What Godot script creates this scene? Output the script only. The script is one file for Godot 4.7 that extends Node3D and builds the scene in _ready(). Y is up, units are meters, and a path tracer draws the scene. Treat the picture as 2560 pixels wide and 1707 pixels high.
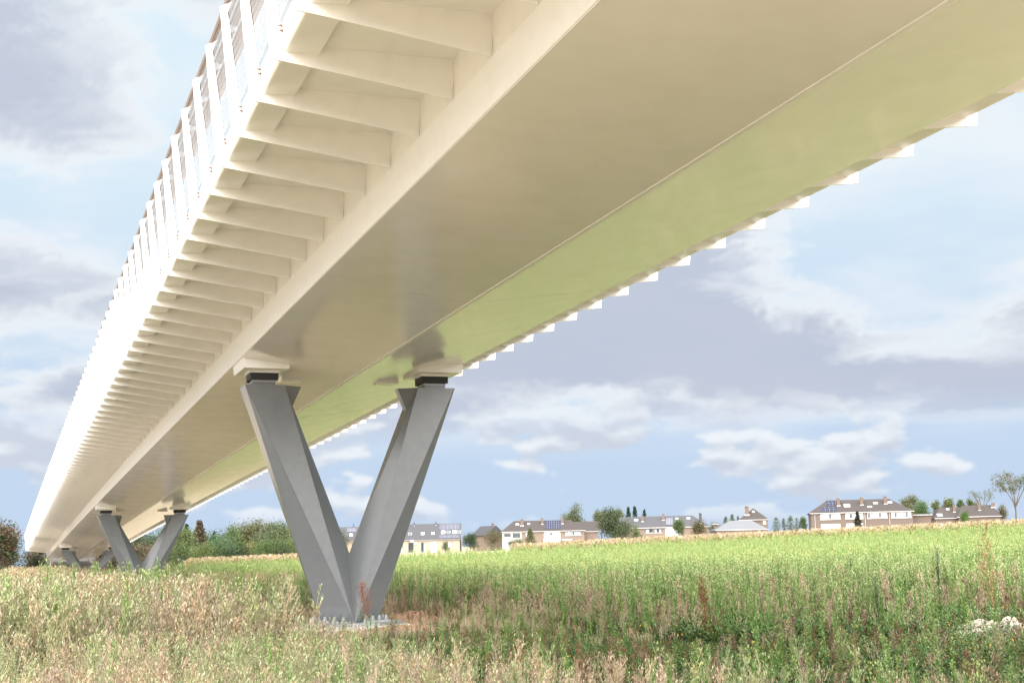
extends Node3D
# Steel foot and cycle bridge on V-shaped piers over a weedy field.
# World: x across the bridge (to the right), y up, -z along the bridge away from the camera. s = -z.

const EYE := 1.45            # camera height; the pier base plates lie at y = 0.02
const XC := 7.7976           # x of the bridge's centre line
const RIB := 1.5             # spacing of the ribs
const S0 := 14.675           # s of the rib that the photograph shows first
const S_END := 170.5
const S_START := -13.0

var mats := {}
var used := {}
var rng := RandomNumberGenerator.new()
var patch := FastNoiseLite.new()
var patch2 := FastNoiseLite.new()

# ---------------------------------------------------------------- small helpers
func numbered(n: String) -> String:
	if not used.has(n):
		used[n] = 0
		return n
	used[n] += 1
	return "%s_%03d" % [n, used[n]]

func lin(r: float, g: float, b: float) -> Color:
	return Color(r, g, b).linear_to_srgb()

func tag(o: Node, label: String, category: String, group := "", kind := "") -> void:
	if label: o.set_meta("label", label)
	if category: o.set_meta("category", category)
	if group: o.set_meta("group", group)
	if kind: o.set_meta("kind", kind)

func thing(called: String, label: String, category: String, at := Vector3.ZERO, turn := 0.0, group := "") -> Node3D:
	var o := Node3D.new()
	o.name = numbered(called)
	add_child(o)
	o.position = at
	o.rotation.y = turn
	tag(o, label, category, group)
	return o

func part(called: String, mesh: Mesh, mat: Material, parent: Node, at := Vector3.ZERO) -> MeshInstance3D:
	var o := MeshInstance3D.new()
	o.name = called
	o.mesh = mesh
	o.material_override = mat
	parent.add_child(o, true)
	o.position = at
	return o

func build(v: PackedVector3Array, c := PackedColorArray(), uv := PackedVector2Array()) -> ArrayMesh:
	var a := []
	a.resize(Mesh.ARRAY_MAX)
	a[Mesh.ARRAY_VERTEX] = v
	if c.size() == v.size(): a[Mesh.ARRAY_COLOR] = c
	if uv.size() == v.size(): a[Mesh.ARRAY_TEX_UV] = uv
	var m := ArrayMesh.new()
	m.add_surface_from_arrays(Mesh.PRIMITIVE_TRIANGLES, a)
	return m

func quad(v: PackedVector3Array, a: Vector3, b: Vector3, c: Vector3, d: Vector3) -> void:
	v.append(a); v.append(b); v.append(c); v.append(a); v.append(c); v.append(d)

func tri(v: PackedVector3Array, a: Vector3, b: Vector3, c: Vector3) -> void:
	v.append(a); v.append(b); v.append(c)

func box(v: PackedVector3Array, lo: Vector3, hi: Vector3, t := Transform3D.IDENTITY) -> void:
	var p := []
	for i in 8:
		p.append(t * Vector3(hi.x if i & 1 else lo.x, hi.y if i & 2 else lo.y, hi.z if i & 4 else lo.z))
	for f in [[0, 2, 3, 1], [4, 5, 7, 6], [0, 4, 6, 2], [1, 3, 7, 5], [2, 6, 7, 3], [0, 1, 5, 4]]:
		quad(v, p[f[0]], p[f[3]], p[f[2]], p[f[1]])

func box_mesh(lo: Vector3, hi: Vector3, t := Transform3D.IDENTITY) -> ArrayMesh:
	var v := PackedVector3Array()
	box(v, lo, hi, t)
	return build(v)

func plate(v: PackedVector3Array, poly: PackedVector2Array, z0: float, z1: float) -> void:   # a flat plate cut to an outline in x and y
	var idx := Geometry2D.triangulate_polygon(poly)
	for i in range(0, idx.size(), 3):
		for z in [z0, z1]:
			tri(v, Vector3(poly[idx[i]].x, poly[idx[i]].y, z), Vector3(poly[idx[i + 1]].x, poly[idx[i + 1]].y, z), Vector3(poly[idx[i + 2]].x, poly[idx[i + 2]].y, z))
	for i in poly.size():
		var a := poly[i]
		var b := poly[(i + 1) % poly.size()]
		quad(v, Vector3(a.x, a.y, z0), Vector3(b.x, b.y, z0), Vector3(b.x, b.y, z1), Vector3(a.x, a.y, z1))

func tube(v: PackedVector3Array, a: Vector3, b: Vector3, ra: float, rb: float, n := 6) -> void:
	var d := (b - a).normalized()
	var e := d.cross(Vector3.UP if absf(d.y) < 0.9 else Vector3.RIGHT).normalized()
	var f := d.cross(e)
	for i in n:
		var t0 := TAU * i / n
		var t1 := TAU * (i + 1) / n
		var u0 := e * cos(t0) + f * sin(t0)
		var u1 := e * cos(t1) + f * sin(t1)
		quad(v, a + u0 * ra, a + u1 * ra, b + u1 * rb, b + u0 * rb)
		tri(v, b, b + u0 * rb, b + u1 * rb)
		tri(v, a, a + u1 * ra, a + u0 * ra)

func deck_y(s: float) -> float:                # height of the rib tips' lower corner
	return EYE + 6.1657 - 0.0198358 * s - 0.365976e-4 * s * s

func sweep(poly: PackedVector2Array, sa: float, sb: float, step: float) -> ArrayMesh:   # a profile drawn along the bridge
	var v := PackedVector3Array()
	var n := maxi(1, int(ceil((sb - sa) / step)))
	for k in n:
		var s := lerpf(sa, sb, float(k) / n)
		var t := lerpf(sa, sb, float(k + 1) / n)
		for i in poly.size():
			var a := poly[i]
			var b := poly[(i + 1) % poly.size()]
			quad(v, Vector3(XC + a.x, deck_y(s) + a.y, -s), Vector3(XC + b.x, deck_y(s) + b.y, -s), Vector3(XC + b.x, deck_y(t) + b.y, -t), Vector3(XC + a.x, deck_y(t) + a.y, -t))
	var idx := Geometry2D.triangulate_polygon(poly)
	for s in [sa, sb]:
		for i in range(0, idx.size(), 3):
			tri(v, Vector3(XC + poly[idx[i]].x, deck_y(s) + poly[idx[i]].y, -s), Vector3(XC + poly[idx[i + 1]].x, deck_y(s) + poly[idx[i + 1]].y, -s), Vector3(XC + poly[idx[i + 2]].x, deck_y(s) + poly[idx[i + 2]].y, -s))
	return build(v)

func flip(poly: PackedVector2Array, side: float) -> PackedVector2Array:
	var o := PackedVector2Array()
	for p in poly: o.append(Vector2(p.x * side, p.y))
	return o

func ground_y(x: float, s: float) -> float:
	var d := x - 15.0
	return -0.15 + 0.0285 * (0.5 * (d + sqrt(d * d + 60.0)))

# ---------------------------------------------------------------- materials
func noise_tex(freq: float, colors: Array, seed_ := 1, octaves := 4, size := 512, normal := false, bump := 1.0) -> NoiseTexture2D:
	var n := FastNoiseLite.new()
	n.seed = seed_
	n.frequency = freq
	n.fractal_octaves = octaves
	var t := NoiseTexture2D.new()
	t.noise = n
	t.width = size
	t.height = size
	t.seamless = true
	if normal:
		t.as_normal_map = true
		t.bump_strength = bump
	else:
		var g := Gradient.new()
		var offs := PackedFloat32Array()
		for i in colors.size(): offs.append(0.22 + 0.56 * i / maxi(1, colors.size() - 1))
		g.offsets = offs
		g.colors = PackedColorArray(colors)
		t.color_ramp = g
	return t

func mat(called: String, col: Color, rough: float, spec := 0.5) -> StandardMaterial3D:
	var m := StandardMaterial3D.new()
	m.resource_name = called
	m.albedo_color = col
	m.roughness = rough
	m.metallic_specular = spec
	mats[called] = m
	return m

func grained(called: String, colors: Array, freq: float, scale_: float, rough: float, seed_ := 1, spec := 0.5) -> StandardMaterial3D:
	var m := mat(called, Color.WHITE, rough, spec)
	m.albedo_texture = noise_tex(freq, colors, seed_)
	m.uv1_triplanar = true
	m.uv1_world_triplanar = true
	m.uv1_scale = Vector3.ONE * scale_
	return m

func make_materials() -> void:
	var m := grained("cream_paint", [lin(0.825, 0.81, 0.78), lin(0.85, 0.836, 0.81), lin(0.86, 0.847, 0.822)], 0.012, 0.35, 0.3, 3)
	m.clearcoat_enabled = true
	m.clearcoat = 0.3
	m.clearcoat_roughness = 0.12
	m = grained("soffit_paint", [lin(0.84, 0.805, 0.768), lin(0.858, 0.825, 0.79), lin(0.868, 0.836, 0.803)], 0.008, 0.3, 0.2, 5, 0.6)
	m.normal_enabled = true
	m.normal_texture = noise_tex(0.006, [], 11, 2, 512, true, 2.0)
	m.normal_scale = 0.09
	m.roughness = 1.0
	m.roughness_texture = noise_tex(0.006, [Color(0.16, 0.16, 0.16), Color(0.19, 0.19, 0.19), Color(0.23, 0.23, 0.23)], 37, 2)
	m.roughness_texture_channel = BaseMaterial3D.TEXTURE_CHANNEL_RED
	m.clearcoat_enabled = true
	m.clearcoat = 0.35
	m.clearcoat_roughness = 0.06
	m = grained("grey_paint", [lin(0.132, 0.140, 0.148), lin(0.138, 0.146, 0.154), lin(0.144, 0.152, 0.160)], 0.01, 0.5, 0.22, 7)
	m.normal_enabled = true
	m.normal_texture = noise_tex(0.05, [], 12, 3, 512, true, 3.0)
	m.normal_scale = 0.015
	grained("concrete", [lin(0.36, 0.34, 0.31), lin(0.5, 0.48, 0.44), lin(0.58, 0.56, 0.52)], 0.03, 1.2, 0.9, 9)
	var z := mat("zinc", lin(0.30, 0.31, 0.325), 0.45)
	z.metallic = 0.6
	grained("concrete_dark", [lin(0.12, 0.115, 0.105), lin(0.17, 0.163, 0.15)], 0.03, 0.6, 0.9, 10)
	mat("rubber", lin(0.012, 0.012, 0.013), 0.6)
	mat("rust_steel", lin(0.16, 0.10, 0.07), 0.7)
	grained("rail_wood", [lin(0.10, 0.066, 0.05), lin(0.19, 0.135, 0.105), lin(0.26, 0.21, 0.175)], 0.03, 2.0, 0.75, 13)
	z = mat("mesh_wire", lin(0.45, 0.46, 0.48), 0.4)
	z.metallic = 0.7
	grained("soil", [lin(0.16, 0.095, 0.06), lin(0.27, 0.175, 0.115), lin(0.36, 0.25, 0.17)], 0.04, 1.5, 0.95, 17, 0.2)
	grained("pale_sand", [lin(0.28, 0.24, 0.195), lin(0.36, 0.315, 0.265), lin(0.42, 0.375, 0.325)], 0.04, 1.5, 0.95, 18, 0.2)
	grained("asphalt", [lin(0.10, 0.10, 0.105), lin(0.14, 0.14, 0.145)], 0.05, 1.0, 0.9, 19, 0.3)
	var g := grained("ground_cover", [lin(0.25, 0.185, 0.135), lin(0.32, 0.25, 0.19), lin(0.24, 0.225, 0.14), lin(0.38, 0.31, 0.24)], 0.02, 0.35, 0.95, 21, 0.2)
	g.vertex_color_use_as_albedo = false
	for k in [["plant", 0.55], ["tree_leaf", 0.45]]:
		var p := mat(k[0], Color.WHITE, k[1], 0.35)
		p.vertex_color_use_as_albedo = true
		p.backlight_enabled = true
		p.backlight = Color(0.45, 0.45, 0.4)
	grained("bark", [lin(0.07, 0.055, 0.04), lin(0.15, 0.12, 0.095)], 0.05, 2.0, 0.95, 23, 0.2)
	# houses
	grained("wall_cream", [lin(0.296, 0.240, 0.180), lin(0.344, 0.284, 0.220)], 0.03, 0.4, 0.9, 25, 0.3)
	grained("wall_white", [lin(0.384, 0.376, 0.360), lin(0.440, 0.432, 0.416)], 0.03, 0.4, 0.85, 26, 0.3)
	grained("wall_brick", [lin(0.105, 0.082, 0.069), lin(0.145, 0.116, 0.10)], 0.08, 0.8, 0.9, 27, 0.3)
	grained("wall_tan_brick", [lin(0.152, 0.116, 0.094), lin(0.200, 0.158, 0.132)], 0.08, 0.8, 0.9, 28, 0.3)
	grained("chimney_brick", [lin(0.115, 0.083, 0.066), lin(0.165, 0.125, 0.10)], 0.08, 1.0, 0.9, 29, 0.3)
	grained("roof_brown", [lin(0.026, 0.021, 0.019), lin(0.049, 0.040, 0.038)], 0.08, 0.7, 0.8, 31, 0.4)
	grained("roof_slate", [lin(0.031, 0.031, 0.035), lin(0.052, 0.052, 0.059)], 0.08, 0.7, 0.7, 32, 0.4)
	grained("roof_pale", [lin(0.085, 0.09, 0.098), lin(0.115, 0.12, 0.13)], 0.06, 0.5, 0.7, 33, 0.4)
	mat("panel_metal", lin(0.12, 0.12, 0.13), 0.5)
	mat("solar", lin(0.018, 0.022, 0.045), 0.12)
	mat("white_trim", lin(0.62, 0.62, 0.61), 0.5)
	mat("dark_trim", lin(0.03, 0.03, 0.032), 0.5)
	mat("window_glass", lin(0.035, 0.045, 0.055), 0.06)
	mat("curtain_glass", lin(0.30, 0.33, 0.36), 0.1)
	mat("blind_white", lin(0.55, 0.56, 0.57), 0.5)
	mat("flashing", lin(0.30, 0.31, 0.33), 0.5)

# ---------------------------------------------------------------- sky
func make_sky(exposure: float) -> PanoramaSkyMaterial:
	var w := 4096
	var h := 2048
	var n1 := FastNoiseLite.new()      # banks of cloud
	n1.seed = 41
	n1.frequency = 0.2
	n1.fractal_octaves = 7
	n1.fractal_gain = 0.5
	n1.domain_warp_enabled = true
	n1.domain_warp_amplitude = 1.6
	n1.domain_warp_frequency = 0.18
	n1.domain_warp_fractal_octaves = 4
	var n2 := FastNoiseLite.new()      # heaps near the horizon
	n2.seed = 7
	n2.frequency = 0.8
	n2.fractal_octaves = 6
	var n3 := FastNoiseLite.new()      # thin veil and brightness within the banks
	n3.seed = 23
	n3.frequency = 0.4
	n3.fractal_octaves = 5
	var blue_low := Color(0.77, 0.85, 0.945).srgb_to_linear()
	var blue_high := Color(0.865, 0.94, 0.985).srgb_to_linear()
	var grey := Color(0.755, 0.785, 0.853).srgb_to_linear()
	var white := Color(0.955, 0.97, 0.985).srgb_to_linear()
	var data := PackedFloat32Array()
	data.resize(w * h * 3)
	var k := 0
	for j in h:
		var el := PI / 2 - PI * (j + 0.5) / h
		var e := rad_to_deg(el)
		if e <= -0.3:
			var rest := PackedFloat32Array([0.3 / exposure, 0.29 / exposure, 0.22 / exposure])
			for i in range(w * (h - j)):
				data[k] = rest[0]; data[k + 1] = rest[1]; data[k + 2] = rest[2]
				k += 3
			break
		var base := blue_low.lerp(blue_high, smoothstep(2.0, 20.0, e))
		var heaps := (1.0 - smoothstep(4.5, 7.0, e)) * smoothstep(0.6, 2.4, e)
		var bank := smoothstep(3.5, 6.5, e)
		var r := 1.0 / (sin(el) + 0.12)
		var cover := 0.16 - 0.14 * smoothstep(10.0, 16.0, e)
		for i in w:
			var az := TAU * (i + 0.5) / w - PI
			# the cloud layer lies overhead: its banks crowd together towards the horizon
			var x := sin(az) * r
			var y := cos(az) * r
			var a := n1.get_noise_2d(x * 2.4, y * 2.4) + cover
			var b := n3.get_noise_2d(x * 2.4 + 40.0, y * 2.4)
			var there := smoothstep(-0.12, 0.10, a + 0.12 * b) * bank
			var thick := smoothstep(-0.02, 0.34, a + 0.18 * b)
			var col := base.lerp(white, 0.45 * smoothstep(-0.25, 0.35, b) * bank).lerp(white.lerp(grey, thick), 0.9 * there)
			if heaps > 0.0:
				var c := n2.get_noise_3d(sin(az) * 12.0, e * 0.55, cos(az) * 12.0)
				var up := n2.get_noise_3d(sin(az) * 12.0, e * 0.55 + 0.22, cos(az) * 12.0)
				col = col.lerp(white.lerp(grey, 0.75 * clampf(0.35 + 2.2 * (up - c) + 1.2 * up, 0.0, 1.0)), 0.85 * smoothstep(0.0, 0.16, c) * heaps)
			data[k] = col.r / exposure
			data[k + 1] = col.g / exposure
			data[k + 2] = col.b / exposure
			k += 3
	var im := Image.create_from_data(w, h, false, Image.FORMAT_RGBF, data.to_byte_array())
	var s := PanoramaSkyMaterial.new()
	s.panorama = ImageTexture.create_from_image(im)
	return s

# ---------------------------------------------------------------- bridge
func make_bridge() -> void:
	var b := thing("bridge", "long white steel bridge with ribbed overhangs running away over the grey piers", "bridge")
	var cream: Material = mats.cream_paint
	part("girder", sweep(PackedVector2Array([Vector2(-2.71, 0.3), Vector2(-2.722, -0.3), Vector2(-2.652, -0.812), Vector2(0, -1.165), Vector2(2.652, -0.812), Vector2(2.722, -0.3), Vector2(2.71, 0.3)]), S_START, S_END, 3.0), cream, b)
	part("deck_plate", sweep(PackedVector2Array([Vector2(-4.385, 0.20), Vector2(-4.385, 0.42), Vector2(4.385, 0.42), Vector2(4.385, 0.20)]), S_START, S_END, 3.0), cream, b)
	var sof := part("soffit", sweep(PackedVector2Array([Vector2(-0.045, -1.172), Vector2(-0.045, -1.197), Vector2(0.0, -1.202), Vector2(0.045, -1.197), Vector2(0.045, -1.172)]), S_START, S_END, 3.0), cream, b)
	var seams := []
	var q := 24.0 - 17.413 * 3
	while q < S_END - 4.0:
		seams.append(maxf(q, S_START))
		q += 17.413
	seams.append(S_END)
	for i in seams.size() - 1:
		if seams[i + 1] <= S_START: continue
		for side in [-1.0, 1.0]:
			var poly := flip(PackedVector2Array([Vector2(2.672, -0.832), Vector2(2.672, -0.818), Vector2(0.012, -1.173), Vector2(0.012, -1.189)]), side)
			part("soffit_panel", sweep(poly, seams[i] + 0.014, seams[i + 1] - 0.014, 3.0), mats.soffit_paint, sof)
	for side in [-1.0, 1.0]:
		part("edge_beam", sweep(flip(PackedVector2Array([Vector2(4.815, 0.47), Vector2(4.815, 0.14), Vector2(4.807, 0.112), Vector2(4.79, 0.095), Vector2(4.762, 0.088), Vector2(4.385, 0.098), Vector2(4.385, 0.47)]), side), S_START, S_END, 3.0), cream, b)
		part("bottom_lip", sweep(flip(PackedVector2Array([Vector2(2.655, -0.785), Vector2(2.684, -0.806), Vector2(2.684, -0.816), Vector2(2.648, -0.816)]), side), S_START, S_END, 3.0), cream, b)
	var rails := []
	for side in [-1.0, 1.0]:
		var rl := Node3D.new()
		rl.name = "railing"
		b.add_child(rl, true)
		rails.append(rl)
	for k in 2:
		var side: float = [-1.0, 1.0][k]
		var rl: Node3D = rails[k]
		var rib := PackedVector3Array()
		plate(rib, flip(PackedVector2Array([Vector2(4.96, 0.0), Vector2(2.74, -0.305), Vector2(2.69, 0.225), Vector2(4.9, 0.225), Vector2(4.982, 0.225)]), side), -0.016, 0.016)
		var rib_mesh := build(rib)
		var post := PackedVector3Array()
		plate(post, flip(PackedVector2Array([Vector2(4.983, 0.228), Vector2(5.136, 1.815), Vector2(4.967, 1.925), Vector2(4.952, 1.862), Vector2(5.018, 1.79), Vector2(5.03, 1.74), Vector2(4.825, 0.228)]), side), -0.016, 0.016)
		var post_mesh := build(post)
		var bracket := PackedVector3Array()
		plate(bracket, flip(PackedVector2Array([Vector2(5.006, 1.576), Vector2(4.90, 1.55), Vector2(4.90, 1.49), Vector2(4.99, 1.458)]), side), -0.010, 0.010)
		for y in [1.50, 1.54]:
			tube(bracket, Vector3(4.965 * side, y, 0.010), Vector3(4.965 * side, y, 0.028), 0.012, 0.012)
		var bracket_mesh := build(bracket)
		var bolts := PackedVector3Array()
		tube(bolts, Vector3(-0.024 * side, 0, -0.02), Vector3(0.03 * side, 0, -0.02), 0.013, 0.013)
		var bolt_mesh := build(bolts)
		var wires := PackedVector3Array()
		var lo := Vector3(4.852 * side, 0.48, 0)
		var hi := Vector3(5.022 * side, 1.78, 0)
		for i in range(1, 27):
			var z := -RIB * i / 27.0
			tube(wires, lo + Vector3(0, 0, z), hi + Vector3(0, 0, z), 0.0025, 0.0025, 4)
		for i in range(0, 15):
			var p := lo.lerp(hi, i / 14.0)
			tube(wires, p + Vector3(0, 0, -0.02), p + Vector3(0, 0, -RIB + 0.02), 0.0025, 0.0025, 4)
		tube(wires, lo + Vector3(0, -0.01, -0.02), lo + Vector3(0, -0.01, -RIB + 0.02), 0.012, 0.012, 5)
		var wire_mesh := build(wires)
		var tubev := PackedVector2Array()
		for i in 8:
			tubev.append(Vector2(4.982 + 0.028 * cos(TAU * i / 8), 1.80 + 0.028 * sin(TAU * i / 8)))
		part("rail_tube", sweep(flip(tubev, side), S_START, S_END, 3.0), mats.zinc, rl)
		part("handrail", sweep(flip(PackedVector2Array([Vector2(5.055, 1.862), Vector2(4.975, 1.912), Vector2(4.975, 1.98), Vector2(5.055, 1.96)]), side), S_START, S_END, 3.0), mats.rail_wood, rl)
		part("rubbing_board", sweep(flip(PackedVector2Array([Vector2(4.945, 1.755), Vector2(4.905, 1.755), Vector2(4.885, 1.60), Vector2(4.925, 1.60)]), side), S_START, S_END, 3.0), mats.rail_wood, rl)
		part("rubbing_board", sweep(flip(PackedVector2Array([Vector2(4.90, 1.49), Vector2(4.86, 1.49), Vector2(4.825, 1.22), Vector2(4.865, 1.22)]), side), S_START, S_END, 3.0), mats.rail_wood, rl)
		for i in range(-18, 104):
			var s := S0 + RIB * i
			var at := Vector3(XC, deck_y(s), -s)
			part("rib", rib_mesh, cream, b, at)
			part("post", post_mesh, cream, rl, at)
			part("bracket", bracket_mesh, mats.zinc, rl, at)
			if side < 0.0:
				part("bolt", bolt_mesh, mats.rust_steel, rl, at + Vector3(4.832 * side, 0.352, 0.03))
				part("bolt", bolt_mesh, mats.rust_steel, rl, at + Vector3(4.848 * side, 0.412, 0.03))
			if i < 103:
				part("mesh_panel", wire_mesh, mats.mesh_wire, rl, at)
	# wedges between the sloping soffit and the level bearings
	for sp in [33.583, 85.822, 138.06]:
		var wy := deck_y(sp) - 0.949 - 0.438 + 0.335
		for side in [-1.0, 1.0]:
			var v := PackedVector3Array()
			var p := []
			for zz in [-0.78, 0.78]:
				var z: float = -(sp + zz)
				var dy := deck_y(sp + zz)
				p.append(Vector3(XC + 2.615 * side, wy, z))
				p.append(Vector3(XC + 1.575 * side, wy, z))
				p.append(Vector3(XC + 1.565 * side, dy - 0.97, z))
				p.append(Vector3(XC + 2.64 * side, dy - 0.826, z))
			quad(v, p[0], p[1], p[2], p[3]); quad(v, p[4], p[5], p[6], p[7])
			quad(v, p[0], p[4], p[7], p[3]); quad(v, p[1], p[5], p[6], p[2]); quad(v, p[0], p[1], p[5], p[4]); quad(v, p[3], p[2], p[6], p[7])
			part("bearing_block", build(v), cream, b)
			var j := PackedVector3Array()
			var jy := deck_y(sp + 1.0) - 1.045
			box(j, Vector3(XC + side * 1.2 - 0.26, jy - 0.07, -sp - 1.35), Vector3(XC + side * 1.2 + 0.26, jy + 0.06, -sp - 0.84))
			part("jacking_plate", build(j), cream, b)

func make_pier(sp: float, label: String) -> void:
	var h := deck_y(sp) - 0.949 - 0.438
	var t := thing("v_pier", label, "pier", Vector3(XC, 0, -sp), 0.0, "V-shaped piers under the bridge")
	for side in [-1.0, 1.0]:
		var v := PackedVector3Array()
		var P0 := Vector3(2.535 * side, h, 0.40)
		var P4 := Vector3(2.535 * side, h, -0.40)
		var P1 := Vector3(1.612 * side, h, 0.40)
		var P3 := Vector3(1.612 * side, h, -0.40)
		var P2 := Vector3(1.612 * side, h, 0)
		var E := Vector3(0.67 * side, 0.02, 0)
		var K := Vector3(0.004 * side, minf(1.62, h * 0.36), 0)
		var Cf := Vector3(0.004 * side, 0.02, 0.52)
		var Cb := Vector3(0.004 * side, 0.02, -0.52)
		tri(v, P0, P4, E); tri(v, P0, E, Cf); tri(v, P4, Cb, E)
		tri(v, P0, Cf, P1); tri(v, P4, P3, Cb)
		tri(v, P1, K, P2); tri(v, P1, Cf, K); tri(v, P3, P2, K); tri(v, P3, K, Cb)
		tri(v, Cf, Cb, K); tri(v, E, Cb, Cf)
		quad(v, P0, P1, P3, P4)
		# the head flares inwards and tapers back into the leg
		var n := P2.lerp(K, clampf(0.53 / (h - K.y), 0.0, 0.6))
		var nf := Vector3(n.x + 0.01 * side, n.y, 0.13)
		var nb := Vector3(n.x + 0.01 * side, n.y, -0.13)
		var Nf := Vector3(1.175 * side, h - 0.002, 0.14)
		var Nb := Vector3(1.175 * side, h - 0.002, -0.14)
		var q1 := P1 + Vector3(0.01 * side, -0.002, -0.002)
		var q3 := P3 + Vector3(0.01 * side, -0.002, 0.002)
		tri(v, q1, nf, Nf); tri(v, q3, Nb, nb); quad(v, Nf, nf, nb, Nb)
		quad(v, q1, Nf, Nb, q3)
		part("leg", build(v), mats.grey_paint, t)
		# welded edge beads
		var w := PackedVector3Array()
		for e in [[P0, Cf], [P1, Cf], [P0, E], [K, Cf]]:
			tube(w, e[0] + Vector3(0, 0, 0.001), e[1] + Vector3(0, 0, 0.001), 0.006, 0.006, 5)
		part("weld_seam", build(w), mats.grey_paint, t)
		var bc := Vector3(2.07 * side, h, 0)
		var be := part("bearing", box_mesh(Vector3(-0.26, 0, -0.28), Vector3(0.26, 0.075, 0.28)), mats.grey_paint, t, bc)
		part("sliding_plate", box_mesh(Vector3(-0.27, 0.076, -0.3), Vector3(0.27, 0.115, 0.3)), mats.zinc, be)
		var sk := PackedVector3Array()
		for zz in [0.33, -0.33]:
			box(sk, Vector3(-0.32, 0.12, zz - 0.012), Vector3(0.32, 0.285, zz + 0.012))
		for xx in [0.31, -0.31]:
			box(sk, Vector3(xx - 0.012, 0.14, -0.31), Vector3(xx + 0.012, 0.285, 0.31))
		part("rubber_skirt", build(sk), mats.rubber, be)
		part("pot", box_mesh(Vector3(-0.25, 0.116, -0.25), Vector3(0.25, 0.28, 0.25)), mats.rust_steel, be)
		part("top_plate", box_mesh(Vector3(-0.35, 0.287, -0.36), Vector3(0.35, 0.334, 0.36)), mats.cream_paint, be)
	# base plate, bolts and footing
	var hexa := PackedVector2Array([Vector2(-1.22, -0.32), Vector2(-0.5, -0.92), Vector2(0.5, -0.92), Vector2(1.22, -0.32), Vector2(1.22, 0.32), Vector2(0.5, 0.92), Vector2(-0.5, 0.92), Vector2(-1.22, 0.32)])
	var lay := Transform3D(Basis(Vector3.RIGHT, Vector3.FORWARD, Vector3.UP), Vector3.ZERO)
	var pv := PackedVector3Array()
	plate(pv, hexa, -0.05, 0.019)
	part("base_plate", build(lay * pv), mats.zinc, t)
	var big := PackedVector2Array()
	for p in hexa: big.append(p * 1.12)
	pv = PackedVector3Array()
	plate(pv, big, -0.75, -0.052)
	part("footing", build(lay * pv), mats.concrete, t)
	var bolt := PackedVector3Array()
	tube(bolt, Vector3(0, 0.05, 0), Vector3(0, 0.105, 0), 0.062, 0.062, 6)
	tube(bolt, Vector3(0, 0.105, 0), Vector3(0, 0.165, 0), 0.042, 0.038, 8)
	box(bolt, Vector3(-0.085, 0.02, -0.085), Vector3(0.085, 0.05, 0.085))
	var bolt_mesh := build(bolt)
	for sx in [-1.0, 1.0]:
		for sz in [-1.0, 1.0]:
			for k in 4:
				var f := (k + 0.55) / 4.0
				var bp: Vector3 = Vector3(0.16, 0, 0.62).lerp(Vector3(0.92, 0, 0.10), f)
				part("anchor_bolt", bolt_mesh, mats.zinc, t, Vector3(bp.x * sx, 0.0, bp.z * sz))

func make_abutment() -> void:
	var t := thing("abutment", "concrete abutment closing off the far low end of the bridge", "abutment", Vector3(XC, 0, -S_END))
	var y := deck_y(S_END)
	part("bearing_wall", box_mesh(Vector3(-2.3, -1.0, -3.0), Vector3(2.3, y - 1.45, -0.4)), mats.concrete_dark, t)
	part("bearing_shelf", box_mesh(Vector3(-2.0, y - 1.449, -2.6), Vector3(2.0, y - 1.21, -0.7)), mats.concrete_dark, t)
	part("back_wall", box_mesh(Vector3(-2.7, -1.0, -4.2), Vector3(2.7, y + 0.1, -3.05)), mats.concrete_dark, t)
	for side in [-1.0, 1.0]:
		part("wing_wall", box_mesh(Vector3(side * 2.9 - 0.15, -1.0, -12.0), Vector3(side * 2.9 + 0.15, y - 0.3, -4.25)), mats.concrete_dark, t)

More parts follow.
